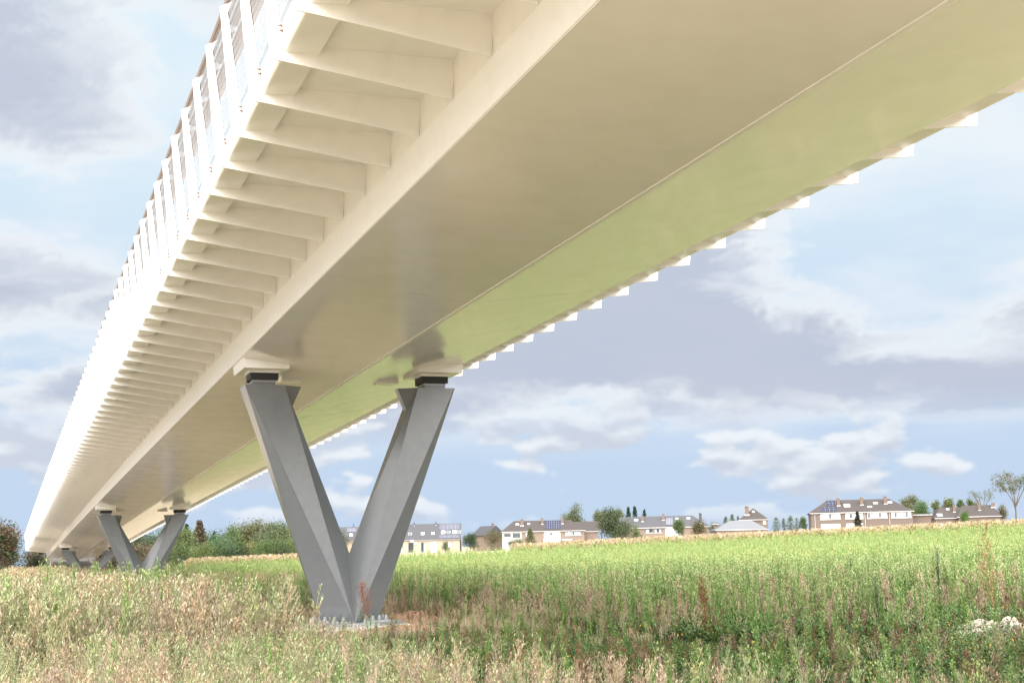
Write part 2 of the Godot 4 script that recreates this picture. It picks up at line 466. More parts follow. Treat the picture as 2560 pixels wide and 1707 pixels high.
# ---------------------------------------------------------------- ground
func make_ground() -> void:
	var xs := PackedFloat32Array()
	var ss := PackedFloat32Array()
	var x := -700.0
	while x <= 1100.0:
		xs.append(x)
		x += 1.0 if x > -8 and x < 30 else (5.0 if x > -40 and x < 110 else 40.0)
	var s := -120.0
	while s <= 1500.0:
		ss.append(s)
		s += 1.0 if s > 8 and s < 45 else (5.0 if s > -10 and s < 140 else 40.0)
	var v := PackedVector3Array()
	for i in xs.size() - 1:
		for j in ss.size() - 1:
			var p := []
			for c in [[i, j], [i + 1, j], [i + 1, j + 1], [i, j + 1]]:
				var px := xs[c[0]]
				var ps := ss[c[1]]
				p.append(Vector3(px, ground_y(px, ps) + 0.05 * patch2.get_noise_2d(px * 6.0, ps * 6.0) - 0.02, -ps))
			quad(v, p[0], p[1], p[2], p[3])
	var g := part("ground", build(v), mats.ground_cover, self)
	tag(g, "", "", "", "structure")
	var pv := PackedVector3Array()
	for k in 30:
		var s0 := 40.0 + 8.0 * k
		var dx := 0.0
		quad(pv, Vector3(-4.2, ground_y(-4, s0) + 0.06, -s0), Vector3(-0.1, ground_y(0, s0) + 0.06, -s0), Vector3(-0.1, ground_y(0, s0 + 8) + 0.06, -s0 - 8.0), Vector3(-4.2, ground_y(-4, s0 + 8) + 0.06, -s0 - 8.0))
	tag(part("path", build(pv), mats.asphalt, self), "", "", "", "structure")
	# embankment that carries the way on behind the abutment
	var e := PackedVector3Array()
	var y0 := deck_y(S_END) + 0.35
	for k in 8:
		var sa := S_END + 4.3 + 14.0 * k
		var sb := sa + 14.0
		var ya := lerpf(y0, 0.0, k / 8.0)
		var yb := lerpf(y0, 0.0, (k + 1) / 8.0)
		quad(e, Vector3(XC - 3.0, ya, -sa), Vector3(XC + 3.0, ya, -sa), Vector3(XC + 3.0, yb, -sb), Vector3(XC - 3.0, yb, -sb))
		for side in [-1.0, 1.0]:
			quad(e, Vector3(XC + side * 3.0, ya, -sa), Vector3(XC + side * 3.0, yb, -sb), Vector3(XC + side * 7.0, -0.5, -sb), Vector3(XC + side * 7.0, -0.5, -sa))
	tag(part("embankment", build(e), mats.ground_cover, self), "", "", "", "structure")

func mound(called: String, label: String, at: Vector3, size: Vector3, m: Material, seed_: int) -> void:
	var n := FastNoiseLite.new()
	n.seed = seed_
	n.frequency = 1.6
	var v := PackedVector3Array()
	var ring := 22
	var rows := 9
	var f := func(i: int, j: int) -> Vector3:
		var a := TAU * (j % ring) / ring
		var r := float(i) / rows
		var p := Vector3(cos(a) * r, 0, sin(a) * r)
		var k := 1.0 + 0.35 * n.get_noise_2d(cos(a) * 1.5, sin(a) * 1.5)
		var y := pow(maxf(0.0, 1.0 - r * r), 0.7) * (1.0 + 0.5 * n.get_noise_2d(p.x * 2.0 + 9, p.z * 2.0)) + 0.16 * n.get_noise_2d(p.x * 7.0, p.z * 7.0) * (1.0 - r)
		return Vector3(p.x * size.x * k, y * size.y - 0.06, p.z * size.z * k)
	for i in rows:
		for j in ring:
			quad(v, f.call(i, j), f.call(i + 1, j), f.call(i + 1, j + 1), f.call(i, j + 1))
	var o := part(numbered(called), build(v), m, self, at)
	tag(o, label, called.replace("_", " "))

# ---------------------------------------------------------------- plants
func blade(v: PackedVector3Array, c: PackedColorArray, a: Vector3, dir: Vector3, wide: Vector3, len_: float, w: float, col: Color) -> void:
	var m := a + dir * len_ * 0.45
	var t := a + dir * len_
	tri(v, a, m + wide * w, t)
	tri(v, a, t, m - wide * w)
	for i in 6: c.append(col)

func stem(v: PackedVector3Array, c: PackedColorArray, a: Vector3, b: Vector3, r: float, col: Color) -> void:
	var d := (b - a).normalized()
	var e := d.cross(Vector3.RIGHT if absf(d.x) < 0.9 else Vector3.UP).normalized() * r
	var f := d.cross(e)
	quad(v, a - e, a + e, b + e * 0.5, b - e * 0.5)
	quad(v, a - f, a + f, b + f * 0.5, b - f * 0.5)
	for i in 12: c.append(col)

func shade_of(col: Color, amount: float) -> Color:   # natural variety between one leaf and the next
	var k := 1.0 + rng.randf_range(-amount, amount)
	return Color(col.r * k * (1 + rng.randf_range(-0.08, 0.08)), col.g * k, col.b * k * (1 + rng.randf_range(-0.1, 0.1)))

func rdir(up: float) -> Vector3:
	var a := rng.randf() * TAU
	return Vector3(cos(a), up, sin(a)).normalized()

func horseweed(height: float, leaf: Color, top: Color, full := 1.0) -> ArrayMesh:
	var v := PackedVector3Array()
	var c := PackedColorArray()
	var lean := Vector3(rng.randf_range(-0.1, 0.1), 1, rng.randf_range(-0.1, 0.1)).normalized()
	stem(v, c, Vector3.ZERO, lean * height, 0.006, shade_of(leaf, 0.1))
	for i in int(52 * full):
		var t := rng.randf_range(0.08, 0.82)
		var d := rdir(rng.randf_range(0.8, 2.4))
		blade(v, c, lean * height * t, d, d.cross(Vector3.UP).normalized(), rng.randf_range(0.07, 0.15) * (1.2 - 0.5 * t), 0.007, shade_of(leaf, 0.3))
	for i in int(26 * full):
		var t := rng.randf_range(0.6, 1.0)
		var d := rdir(rng.randf_range(0.8, 2.2))
		var p := lean * height * t
		var l := rng.randf_range(0.06, 0.2) * (1.3 - t)  + 0.03
		stem(v, c, p, p + d * l, 0.002, shade_of(leaf, 0.2))
		for j in 3:
			var e := rdir(rng.randf_range(0.6, 2.5))
			blade(v, c, p + d * l * rng.randf_range(0.5, 1.0), e, e.cross(Vector3.UP).normalized(), rng.randf_range(0.025, 0.05), 0.006, shade_of(top, 0.2))
	return build(v, c)

func seed_stalk(height: float, col: Color, leaf: Color, spread := 0.22, full := 1.0) -> ArrayMesh:   # goosefoot, mugwort and dock gone to seed
	var v := PackedVector3Array()
	var c := PackedColorArray()
	var lean := Vector3(rng.randf_range(-0.18, 0.18), 1, rng.randf_range(-0.18, 0.18)).normalized()
	stem(v, c, Vector3.ZERO, lean * height, 0.006, shade_of(col, 0.15))
	for i in int(16 * full):
		var t := rng.randf_range(0.2, 0.97)
		var d := rdir(rng.randf_range(1.0, 2.4))
		var p := lean * height * t
		var l := spread * (1.25 - t) + 0.05
		stem(v, c, p, p + d * l, 0.003, shade_of(col, 0.15))
		for j in int(9 * sqrt(full)):
			var e := rdir(rng.randf_range(0.6, 2.6))
			blade(v, c, p + d * l * rng.randf_range(0.25, 1.05), e, e.cross(Vector3.UP).normalized(), rng.randf_range(0.03, 0.065), 0.0055, shade_of(col, 0.2))
	for i in 16:
		var d := rdir(rng.randf_range(0.0, 0.9))
		blade(v, c, lean * height * rng.randf_range(0.05, 0.6), d, d.cross(Vector3.UP).normalized(), rng.randf_range(0.05, 0.11), 0.014, shade_of(leaf, 0.3))
	return build(v, c)

func grass_tuft(height: float, col: Color, n: int, wide: float) -> ArrayMesh:
	var v := PackedVector3Array()
	var c := PackedColorArray()
	for i in n:
		var d := rdir(rng.randf_range(1.6, 6.0))
		var p := Vector3(rng.randf_range(-wide, wide), 0, rng.randf_range(-wide, wide))
		var l := height * rng.randf_range(0.55, 1.0)
		var side := d.cross(Vector3(rng.randf_range(-1, 1), 0.2, rng.randf_range(-1, 1))).normalized()
		var k := shade_of(col, 0.3)
		blade(v, c, p, d, side, l, 0.005, k)
		if rng.randf() < 0.55:
			for j in 4:
				var e := (d + rdir(0.4) * 0.6).normalized()
				blade(v, c, p + d * l * rng.randf_range(0.8, 1.0), e, e.cross(Vector3.UP).normalized(), 0.045, 0.006, shade_of(col, 0.25))
	return build(v, c)

func leafy_clump(height: float, wide: float, col: Color, n: int, leaf: float, odd: Color) -> ArrayMesh:
	var v := PackedVector3Array()
	var c := PackedColorArray()
	for k in 7:
		var d := rdir(rng.randf_range(1.0, 3.5))
		stem(v, c, Vector3.ZERO, d * height * rng.randf_range(0.7, 1.0), 0.004, shade_of(col, 0.2))
	for i in n:
		var p := Vector3(rng.randfn(0, 0.45) * wide, 0, rng.randfn(0, 0.45) * wide)
		p.y = height * rng.randf_range(0.05, 1.0) * (1.0 - 0.35 * minf(1.0, p.length() / wide))
		var d := rdir(rng.randf_range(-0.4, 1.0))
		blade(v, c, p, d, d.cross(Vector3.UP).normalized(), leaf * rng.randf_range(0.6, 1.3), leaf * 0.24, shade_of(odd if rng.randf() < 0.07 else col, 0.35))
	return build(v, c)

func maize(height: float) -> ArrayMesh:
	var v := PackedVector3Array()
	var c := PackedColorArray()
	var green := Color(0.13, 0.185, 0.05)
	var tassel := Color(0.44, 0.32, 0.24)
	stem(v, c, Vector3.ZERO, Vector3(0, height * 0.9, 0), 0.016, green)
	for i in 13:
		var y := height * (0.12 + 0.062 * i)
		var a := i * PI + rng.randf_range(-0.5, 0.5)
		var d := Vector3(cos(a), rng.randf_range(0.7, 1.4), sin(a)).normalized()
		var side := d.cross(Vector3.UP).normalized()
		var col := shade_of(green if i < 9 else Color(0.24, 0.21, 0.08), 0.25)
		blade(v, c, Vector3(0, y, 0), d, side, 0.42, 0.035, col)
		var e := Vector3(cos(a), -0.35, sin(a)).normalized()
		blade(v, c, Vector3(0, y, 0) + d * 0.38, e, side, 0.32, 0.026, col)
	for i in 12:
		var d := rdir(rng.randf_range(1.3, 4.0))
		blade(v, c, Vector3(0, height * 0.86, 0), d, d.cross(Vector3(0.3, 0.2, 1)).normalized(), rng.randf_range(0.22, 0.36), 0.013, shade_of(tassel, 0.25))
	return build(v, c)

func scatter(called: String, meshes: Array, names: Array, places: Array, label: String, category: String) -> void:
	# places: [x, s, mesh number, scale, colour]
	var top := Node3D.new()
	top.name = called
	add_child(top)
	tag(top, label, category, "", "stuff")
	var lists := []
	for m in meshes: lists.append([])
	for p in places: lists[p[2]].append(p)
	for k in meshes.size():
		if lists[k].is_empty(): continue
		var mm := MultiMesh.new()
		mm.transform_format = MultiMesh.TRANSFORM_3D
		mm.use_colors = true
		mm.mesh = meshes[k]
		mm.instance_count = lists[k].size()
		for i in lists[k].size():
			var p: Array = lists[k][i]
			var b := Basis(Vector3.UP, rng.randf() * TAU) * Basis(Vector3(rng.randf_range(-1, 1), 0, rng.randf_range(-1, 1)).normalized(), rng.randf_range(0.0, 0.2))
			var sc: float = p[3]
			b = b.scaled(Vector3(sc * rng.randf_range(0.85, 1.15), sc, sc * rng.randf_range(0.85, 1.15)))
			mm.set_instance_transform(i, Transform3D(b, Vector3(p[0], ground_y(p[0], p[1]) - 0.03, -p[1])))
			mm.set_instance_color(i, p[4])
		var o := MultiMeshInstance3D.new()
		o.name = names[k]
		o.multimesh = mm
		o.material_override = mats.plant
		top.add_child(o, true)
		o.set_meta("kind", "stuff")

func make_plants() -> void:
	rng.seed = 77
	var fresh := Color(0.115, 0.222, 0.052)
	var pale_top := Color(0.285, 0.34, 0.15)
	var tan_ := Color(0.37, 0.30, 0.21)
	var straw := Color(0.42, 0.345, 0.235)
	var pink := Color(0.33, 0.24, 0.185)
	var sage := Color(0.22, 0.285, 0.125)
	var dark := Color(0.05, 0.095, 0.027)
	var rust := Color(0.17, 0.10, 0.065)
	var meshes := []
	for i in 4: meshes.append(horseweed(rng.randf_range(0.9, 1.2), fresh, pale_top))              # 0-3
	for i in 3: meshes.append(seed_stalk(rng.randf_range(0.7, 0.95), tan_, sage))                 # 4-6
	for i in 2: meshes.append(seed_stalk(rng.randf_range(0.7, 0.95), pink, sage))                 # 7-8
	for i in 3: meshes.append(grass_tuft(rng.randf_range(0.6, 0.85), straw, 24, 0.09))            # 9-11
	for i in 2: meshes.append(leafy_clump(0.5, 0.28, sage, 150, 0.06, Color(0.5, 0.42, 0.06)))    # 12-13
	for i in 2: meshes.append(leafy_clump(0.48, 0.3, dark, 150, 0.075, Color(0.45, 0.26, 0.03)))  # 14-15
	for i in 2: meshes.append(seed_stalk(rng.randf_range(0.7, 0.9), rust, dark, 0.12))            # 16-17
	for i in 2: meshes.append(grass_tuft(rng.randf_range(0.35, 0.5), Color(0.12, 0.175, 0.05), 26, 0.1))  # 18-19
	for i in 3: meshes.append(seed_stalk(rng.randf_range(0.65, 0.95), Color(0.28, 0.305, 0.165), sage, 0.24, 1.2))   # 20-22
	var near := []
	var pick := func(w: Array) -> int:   # [first, count, weight] ...
		var tot := 0.0
		for e in w: tot += e[2]
		var r := rng.randf() * tot
		for e in w:
			r -= e[2]
			if r <= 0.0: return e[0] + rng.randi() % e[1]
		return w[0][0]
	var tries := 0
	while near.size() < 40000 and tries < 400000:
		tries += 1
		var d := sqrt(rng.randf_range(11.0 * 11.0, 46.0 * 46.0))
		var az := deg_to_rad(rng.randf_range(-5.0, 45.0))
		var x := sin(az) * d
		var s := cos(az) * d
		var q := Vector2((x - XC) / 1.5, (s - 33.58) / 1.25)
		if q.length() < 1.0: continue
		if q.length() < 2.6 and rng.randf() < 0.72 - 0.2 * q.length(): continue
		var front := absf(x - XC + 0.24 * (33.0 - s)) < 1.8 and s > 27.5 and s < 33.6      # trampled earth before the footing
		if front and rng.randf() < 0.75: continue
		if Vector2(x - 5.0, (s - 25.0) * 0.6).length() < 0.5: continue
		if az > deg_to_rad(35.8) and d > 16.0 and d < 26.0 and rng.randf() < 0.55: continue      # thin growth round the bare sand
		var n := 1.6 * patch.get_noise_2d(x * 20.0, s * 20.0)
		var n2 := 1.6 * patch2.get_noise_2d(x * 9.0, s * 9.0)
		var w: Array
		var left := 1.0 - smoothstep(3.0, 6.5, x + 0.06 * (s - 18.0) + 1.5 * n2)
		var beyond := smoothstep(24.0, 32.0, s + 0.35 * (x - 8.0) + 3.0 * n)
		var scale_ := rng.randf_range(0.7, 1.15)
		if left > rng.randf():
			w = [[4, 3, 2.6 + 4.0 * n], [7, 2, 1.2 + 2.5 * n2], [9, 3, 3.6 + 2.0 * n2], [12, 2, 1.2 - 3.0 * n], [20, 3, 2.6 - 3.0 * n2], [0, 4, 0.12 - 0.6 * n2], [18, 2, 0.4], [14, 2, 0.3 - n]]
		elif beyond > rng.randf():
			w = [[0, 4, 3.0 + 3.0 * n], [9, 3, 1.4 - n], [7, 2, 0.7], [4, 3, 0.9], [18, 2, 1.2], [16, 2, 0.2]]
		else:
			w = [[14, 2, 6.0], [16, 2, 0.35 + 1.6 * n], [18, 2, 1.8], [0, 4, 0.5 - 2.0 * n], [9, 3, 0.25 + n2], [12, 2, 0.5], [7, 2, 0.15]]
			scale_ *= 0.85
		for e in w: e[2] = maxf(e[2], 0.02)
		var m: int = pick.call(w)
		if q.length() < 2.4 or front:                       # trodden ground round the footing: only low growth
			scale_ *= 0.5
			if m < 4: m = 16
		if x > 4.0 and x < 10.6 and s > 17.0 and s < 33.5:      # mown strip before the near pier
			scale_ *= 0.55
			if m < 4 and rng.randf() < 0.7: m = 18 + rng.randi() % 2
		elif s < 19.0:
			scale_ *= 0.75
		elif x < 4.0:
			scale_ *= 1.3
		var t := rng.randf_range(0.82, 1.15)
		near.append([x, s, m, scale_, Color(t * rng.randf_range(0.95, 1.08), t, t * rng.randf_range(0.9, 1.05))])
	var names := []
	for k in [["horseweed", 4], ["tan_seed_stalks", 3], ["pink_seed_stalks", 2], ["dry_grass", 3], ["sage_leaves", 2], ["dark_leaves", 2], ["dock_stalks", 2], ["green_grass", 2], ["pale_seed_stalks", 3]]:
		for i in k[1]: names.append(k[0])
	scatter("wild_plants", meshes, names, near, "mixed weeds and dry grasses standing around the bridge piers", "weeds")
	var far := []
	for i in 46000:
		var d := sqrt(rng.randf_range(40.0 * 40.0, 119.0 * 119.0))
		var az := deg_to_rad(rng.randf_range(-1.5, 44.0))
		var x := sin(az) * d
		var s := cos(az) * d
		if Vector2(x - XC, s - 85.8).length() < 1.4 or x < 0.4: continue
		var n := patch.get_noise_2d(x * 4.0, s * 4.0)
		var n2 := patch2.get_noise_2d(x * 3.0, s * 3.0)
		var left := 1.0 - smoothstep(9.0, 17.0, x + 3.0 * n)
		var edge := 1.0 - smoothstep(42.0, 54.0, d + 6.0 * n2)
		var w: Array
		if left > rng.randf():
			w = [[4, 3, 2.6], [7, 2, 1.5], [9, 3, 2.4], [20, 3, 1.8], [0, 4, 0.3], [12, 2, 0.6], [16, 2, 0.3]]
		elif edge * 0.6 > rng.randf():
			w = [[0, 4, 1.6], [9, 3, 1.4], [7, 2, 0.8], [4, 3, 0.8]]
		else:
			w = [[0, 4, 6.0], [9, 3, 0.45 + 0.8 * maxf(n2, 0)], [7, 2, 0.15], [18, 2, 0.8]]
		var m: int = pick.call(w)
		var t := rng.randf_range(0.85, 1.18)
		var yellow := rng.randf_range(0.92, 1.2)
		far.append([x, s, m, rng.randf_range(0.8, 1.2) * (0.68 if x > 0.029 * s + 0.7 and x < 0.115 * s + 1.2 and s < 88.0 else 1.4 if x < 5.5 else 1.0 + 0.3 * smoothstep(85.0, 112.0, d)), Color(t * yellow, t, t * 0.95)])
	scatter("field_plants", meshes, names, far, "dense bright green horseweed with pale tops filling the field", "weeds")
	var corn := []
	var cm := []
	for i in 3: cm.append(maize(rng.randf_range(1.8, 2.0)))
	for i in 9000:
		var az := deg_to_rad(rng.randf_range(1.0, 43.0))
		var d := rng.randf_range(116.0, 127.0)
		var x := sin(az) * d
		if x < 14.5 and x > 1.0 or az > deg_to_rad(14.4) and az < deg_to_rad(19.5): continue
		var t := rng.randf_range(0.85, 1.15)
		corn.append([x, cos(az) * d, rng.randi() % 3, rng.randf_range(0.82, 1.05), Color(t, t, t)])
	scatter("maize", cm, ["maize_plants", "maize_plants", "maize_plants"], corn, "belt of ripe maize with brown tassels along the field's crest", "maize")
	# single plants that stand out
	var lone := [
		["horseweed_plant", "tall dark horseweed with a bushy grey head at the right edge", 14.6, 20.3, horseweed(1.5, Color(0.09, 0.125, 0.05), Color(0.30, 0.33, 0.22), 3.0), 1.0],
		["mugwort_plant", "tallest brown mugwort, leaning left over the field at the right edge", 15.6, 20.2, seed_stalk(1.95, Color(0.33, 0.21, 0.10), Color(0.20, 0.22, 0.06), 0.35, 2.6), 1.0],
		["horseweed_plant", "dark horseweed leaning beside the pale bare patch", 12.6, 19.0, horseweed(1.1, Color(0.075, 0.10, 0.04), Color(0.22, 0.25, 0.14), 2.5), 1.0],
		["dock_plant", "rust-brown dock stalk standing before the green field right of centre", 11.0, 21.5, seed_stalk(1.15, Color(0.22, 0.10, 0.05), Color(0.08, 0.13, 0.04), 0.14, 2.6), 1.0],
		["goosefoot_plant", "pale cream seed head arching over the left edge of the footing", 6.15, 31.4, seed_stalk(1.25, Color(0.58, 0.52, 0.34), Color(0.34, 0.40, 0.20), 0.3, 2.6), 1.0],
		["dock_plant", "red-brown branching weed in front of the near pier's base", 7.75, 31.6, seed_stalk(1.0, Color(0.27, 0.125, 0.075), Color(0.12, 0.17, 0.05), 0.4, 2.6), 1.0],
		["horseweed_plant", "fresh light green plume at the lower left corner", 0.95, 20.4, horseweed(1.0, Color(0.16, 0.28, 0.07), Color(0.42, 0.50, 0.24), 3.0), 1.0],
		["horseweed_plant", "light green plume left of the near pier in the straw", 3.9, 21.0, horseweed(0.95, Color(0.16, 0.27, 0.07), Color(0.44, 0.50, 0.25), 3.0), 1.0],
		["goosefoot_plant", "cream spike rising highest before the second pier's left leg", 2.55, 27.5, seed_stalk(1.3, Color(0.55, 0.43, 0.27), sage, 0.3, 2.6), 1.0],
		["goosefoot_plant", "pinkish seed spike left of the second pier", 1.75, 25.5, seed_stalk(1.25, Color(0.48, 0.32, 0.22), sage, 0.26, 2.6), 1.0],
		["grass_clump", "dark green bush of leaves behind the near pier's left foot", 6.3, 36.0, leafy_clump(0.75, 0.4, Color(0.05, 0.10, 0.03), 320, 0.09, Color(0.1, 0.15, 0.04)), 1.0],
	]
	for l in lone:
		var o := part(numbered(l[0]), l[4], mats.plant, self, Vector3(l[2], ground_y(l[2], l[3]) - 0.03, -l[3]))
		if l[0] == "mugwort_plant": o.rotation.z = 0.17
		tag(o, l[1], "plant")

# ---------------------------------------------------------------- trees
func crown(kind: String, w: float, h: float, trunk: float, col: Color, odd: Color, share: float, leaf: float, amount: int) -> ArrayMesh:
	var v := PackedVector3Array()
	var c := PackedColorArray()
	var clumps := []
	var r := w * 0.5
	var n := amount
	if kind == "conifer":
		for i in n:
			var t := pow(rng.randf(), 0.75)
			var rr := r * (1.0 - t) * rng.randf_range(0.35, 1.0) + 0.04 * r
			var a := rng.randf() * TAU
			clumps.append([Vector3(cos(a) * rr, trunk * 0.5 + (h - trunk * 0.5) * t - 0.12 * rr, sin(a) * rr), (0.18 * r + 0.1) * (1.1 - 0.85 * t), -0.35])
	elif kind == "willow":
		for i in n:
			var a := rng.randf() * TAU
			var rr := r * sqrt(rng.randf())
			var topy := h * (1.0 - 0.3 * pow(rr / r, 2.0)) * rng.randf_range(0.9, 1.0)
			var ln := rng.randf_range(0.25, 0.7) * h
			for j in 4:
				clumps.append([Vector3(cos(a) * rr, topy - ln * j / 4.0, sin(a) * rr), 0.10 * w, -1.6])
	elif kind == "poplar":
		for i in n:
			var t := rng.randf()
			var rr := r * sin(PI * clampf(t * 0.9 + 0.08, 0, 1)) * sqrt(rng.randf())
			var a := rng.randf() * TAU
			clumps.append([Vector3(cos(a) * rr, trunk + (h - trunk) * t, sin(a) * rr), 0.2 * r + 0.15, 1.5])
	else:
		var lobes := []
		for i in 7 if kind == "round" else 9:
			var d := rdir(rng.randf_range(-0.5, 1.2))
			lobes.append([Vector3(d.x * r * rng.randf_range(0.25, 0.62), trunk + (h - trunk) * clampf(0.5 + 0.42 * d.y + rng.randf_range(-0.1, 0.1), 0.12, 0.88), d.z * r * rng.randf_range(0.25, 0.62)), r * rng.randf_range(0.34, 0.52)])
		lobes.append([Vector3(0, trunk + (h - trunk) * 0.5, 0), r * 0.6])
		for i in n:
			var l: Array = lobes[rng.randi() % lobes.size()]
			var lr: float = l[1] * (0.8 if kind == "open" else 1.0)
			var d := Vector3(rng.randfn(), rng.randfn(), rng.randfn()).normalized() * lr * pow(rng.randf(), 0.4)
			d.y *= clampf((h - trunk) / w, 0.6, 1.2)
			var p: Vector3 = l[0] + d
			p.y = clampf(p.y, trunk * 0.3 if kind == "bush" else trunk * 0.6, h)
			clumps.append([p, 0.11 * w + 0.12, 0.0])
	for cl in clumps:
		var base := odd if rng.randf() < share else col
		var tone := 1.0 + rng.randf_range(-0.22, 0.22)
		for j in 15:
			var o: Vector3 = Vector3(rng.randfn(), rng.randfn(), rng.randfn()) * cl[1] * 0.55
			var d := Vector3(rng.randfn(), rng.randfn() + cl[2], rng.randfn()).normalized()
			var side := d.cross(Vector3(rng.randfn(), rng.randfn(), rng.randfn())).normalized()
			var k := shade_of(base, 0.2)
			blade(v, c, cl[0] + o, d, side, leaf * rng.randf_range(0.7, 1.4), leaf * 0.34, Color(k.r * tone, k.g * tone, k.b * tone) * 0.62)
	return build(v, c)

func tree(called: String, label: String, kind: String, x: float, s: float, w: float, top: float, col: Color, odd := Color(0, 0, 0), share := 0.0, trunk_share := 0.25, amount := 240, group := "") -> void:
	var gy := ground_y(x, s)
	var h := top - gy
	var t := thing(called, label, "bush" if kind == "bush" else "tree", Vector3(x, gy, -s), rng.randf() * TAU, group)
	var tr := h * (0.05 if kind == "bush" else trunk_share)
	var v := PackedVector3Array()
	var base_r := clampf(h * 0.022, 0.06, 0.3)
	var bend := Vector3(rng.randf_range(-0.05, 0.05) * h, h * 0.5, rng.randf_range(-0.05, 0.05) * h)
	tube(v, Vector3(0, -0.15, 0), bend, base_r, base_r * 0.6, 7)
	tube(v, bend, Vector3(bend.x * 1.2, h * 0.85, bend.z * 1.2), base_r * 0.6, base_r * 0.15, 6)
	for i in 7:
		var a := rng.randf() * TAU
		var y := rng.randf_range(maxf(tr, 0.1 * h), h * 0.6)
		var e := Vector3(cos(a) * w * 0.36, y + h * rng.randf_range(0.1, 0.28), sin(a) * w * 0.36)
		var b0 := Vector3(bend.x * y / (h * 0.5), y, bend.z * y / (h * 0.5)) if y < h * 0.5 else bend
		tube(v, b0, e, base_r * 0.4, base_r * 0.1, 5)
	part("trunk", build(v), mats.bark, t)
	part("crown", crown(kind, w, h, tr, col, odd, share, clampf(h * 0.035, 0.16, 0.34), amount), mats.tree_leaf, t)

func make_trees() -> void:
	rng.seed = 4242
	var green := Color(0.062, 0.105, 0.034)
	var mid := Color(0.095, 0.145, 0.045)
	var light := Color(0.15, 0.20, 0.065)
	var deep := Color(0.032, 0.062, 0.028)
	var olive := Color(0.115, 0.14, 0.058)
	var brown := Color(0.16, 0.095, 0.055)
	var reddish := Color(0.19, 0.095, 0.075)
	var blue := Color(0.028, 0.075, 0.05)
	# far left, beside the bridge's low end
	tree("hedge_tree", "green and reddish hedge tree at the far left edge of the picture", "bush", -0.2, 138.0, 5.2, 5.0, green, reddish, 0.42, 0.2, 420)
	tree("hedge_tree", "small green hedge tree peeping out behind the reddish one", "bush", 1.1, 160.0, 3.0, 4.8, mid, reddish, 0.2, 0.2, 200)
	# wood on the left, behind the field
	tree("brown_bush", "round brown-purple bush between the second pier's legs", "bush", 18.0, 199.0, 5.5, 4.3, Color(0.13, 0.085, 0.06), olive, 0.25, 0.1, 260)
	tree("wood_tree", "dark green tree rising behind the brown-purple bush", "round", 21.0, 243.0, 8.5, 6.6, deep, mid, 0.25, 0.15, 300)
	tree("wood_tree", "light green birch just right of the second pier", "round", 26.8, 233.0, 6.8, 6.9, light, olive, 0.3, 0.1, 300)
	tree("spruce", "blue-green spruce beside the brown pine in the left wood", "conifer", 29.3, 245.0, 4.7, 7.8, blue, deep, 0.3, 0.1, 260)
	tree("pine", "brown-tinged dark pine, the peak of the left wood", "conifer", 31.2, 243.0, 6.2, 8.3, Color(0.06, 0.06, 0.035), brown, 0.45, 0.1, 320)
	tree("wood_tree", "bright green rounded tree right of the brown pine", "round", 33.6, 238.0, 6.5, 5.8, Color(0.06, 0.13, 0.045), mid, 0.3, 0.1, 260)
	tree("spruce", "tiny dark spruce tip poking above the wood's low middle", "conifer", 35.4, 256.0, 2.1, 6.9, deep, blue, 0.2, 0.1, 90)
	tree("wood_tree", "pointed mid green tree left of the tawny one", "poplar", 37.2, 247.0, 5.7, 7.1, mid, light, 0.3, 0.1, 240)
	tree("wood_tree", "low dark green tree at the front of the wood", "round", 33.5, 226.0, 7.8, 4.4, deep, green, 0.3, 0.1, 260)
	tree("wood_tree", "tawny-headed tree, tallest left of the weeping willow", "open", 40.6, 248.0, 6.8, 8.3, Color(0.17, 0.155, 0.065), olive, 0.5, 0.2, 260)
	tree("willow", "grey-green weeping willow beside the near pier's left leg", "willow", 42.3, 234.0, 7.8, 7.6, Color(0.10, 0.125, 0.06), light, 0.2, 0.1, 95)
	tree("wood_tree", "grey-green tree partly hidden by the near pier's left leg", "round", 46.8, 243.0, 7.2, 7.7, Color(0.085, 0.11, 0.055), olive, 0.3, 0.15, 260)
	tree("small_tree", "little yellowed tree in front of the left wood", "open", 37.0, 224.0, 3.4, 4.6, Color(0.30, 0.24, 0.10), light, 0.3, 0.3, 110)
	tree("wood_tree", "shrubby light green tree below the tawny one", "bush", 40.0, 226.0, 6.0, 4.4, mid, light, 0.3, 0.1, 240)
	for k in 11:
		var bx := 20.5 + 2.9 * k
		tree("wood_shrub", ["low green shrub at the foot of the left wood, %s from the left" % ["first", "second", "third", "fourth", "fifth", "sixth", "seventh", "eighth", "ninth", "tenth", "eleventh"][k]][0], "bush", bx, 232.0 - 0.25 * bx + rng.randf_range(-3, 3), rng.randf_range(4.2, 6.0), ground_y(bx, 0.0) + rng.randf_range(3.3, 4.6), [deep, mid, green, light, Color(0.06, 0.12, 0.045)][k % 5], [mid, olive, light][k % 3], 0.3, 0.1, 260, "shrubs at the foot of the wood")
	tree("wood_tree", "shadowy tree seen between the second pier's right leg and the birch", "round", 24.0, 240.0, 6.5, 5.6, deep, mid, 0.3, 0.1, 260)
	for k in 5:
		var bx := 22.5 + 6.0 * k
		tree("wood_tree", "dark tree deep in the left wood, %s from the left" % ["first", "second", "third", "fourth", "fifth"][k], "round", bx, 262.0 - 0.2 * bx, 9.0, [7.2, 7.0, 6.4, 7.0, 7.6][k], [deep, green, deep, Color(0.075, 0.10, 0.045), green][k], mid, 0.3, 0.1, 420, "dark trees deep in the wood")
	# scrub round the far abutment
	tree("abutment_bush", "dark bush under the far low end of the bridge, left of the abutment", "bush", 3.7, 173.5, 3.6, 2.9, deep, reddish, 0.3, 0.1, 220)
	tree("abutment_bush", "brown-green bush under the far low end of the bridge, right of the abutment", "bush", 11.6, 172.5, 4.0, 2.7, green, brown, 0.3, 0.1, 220)
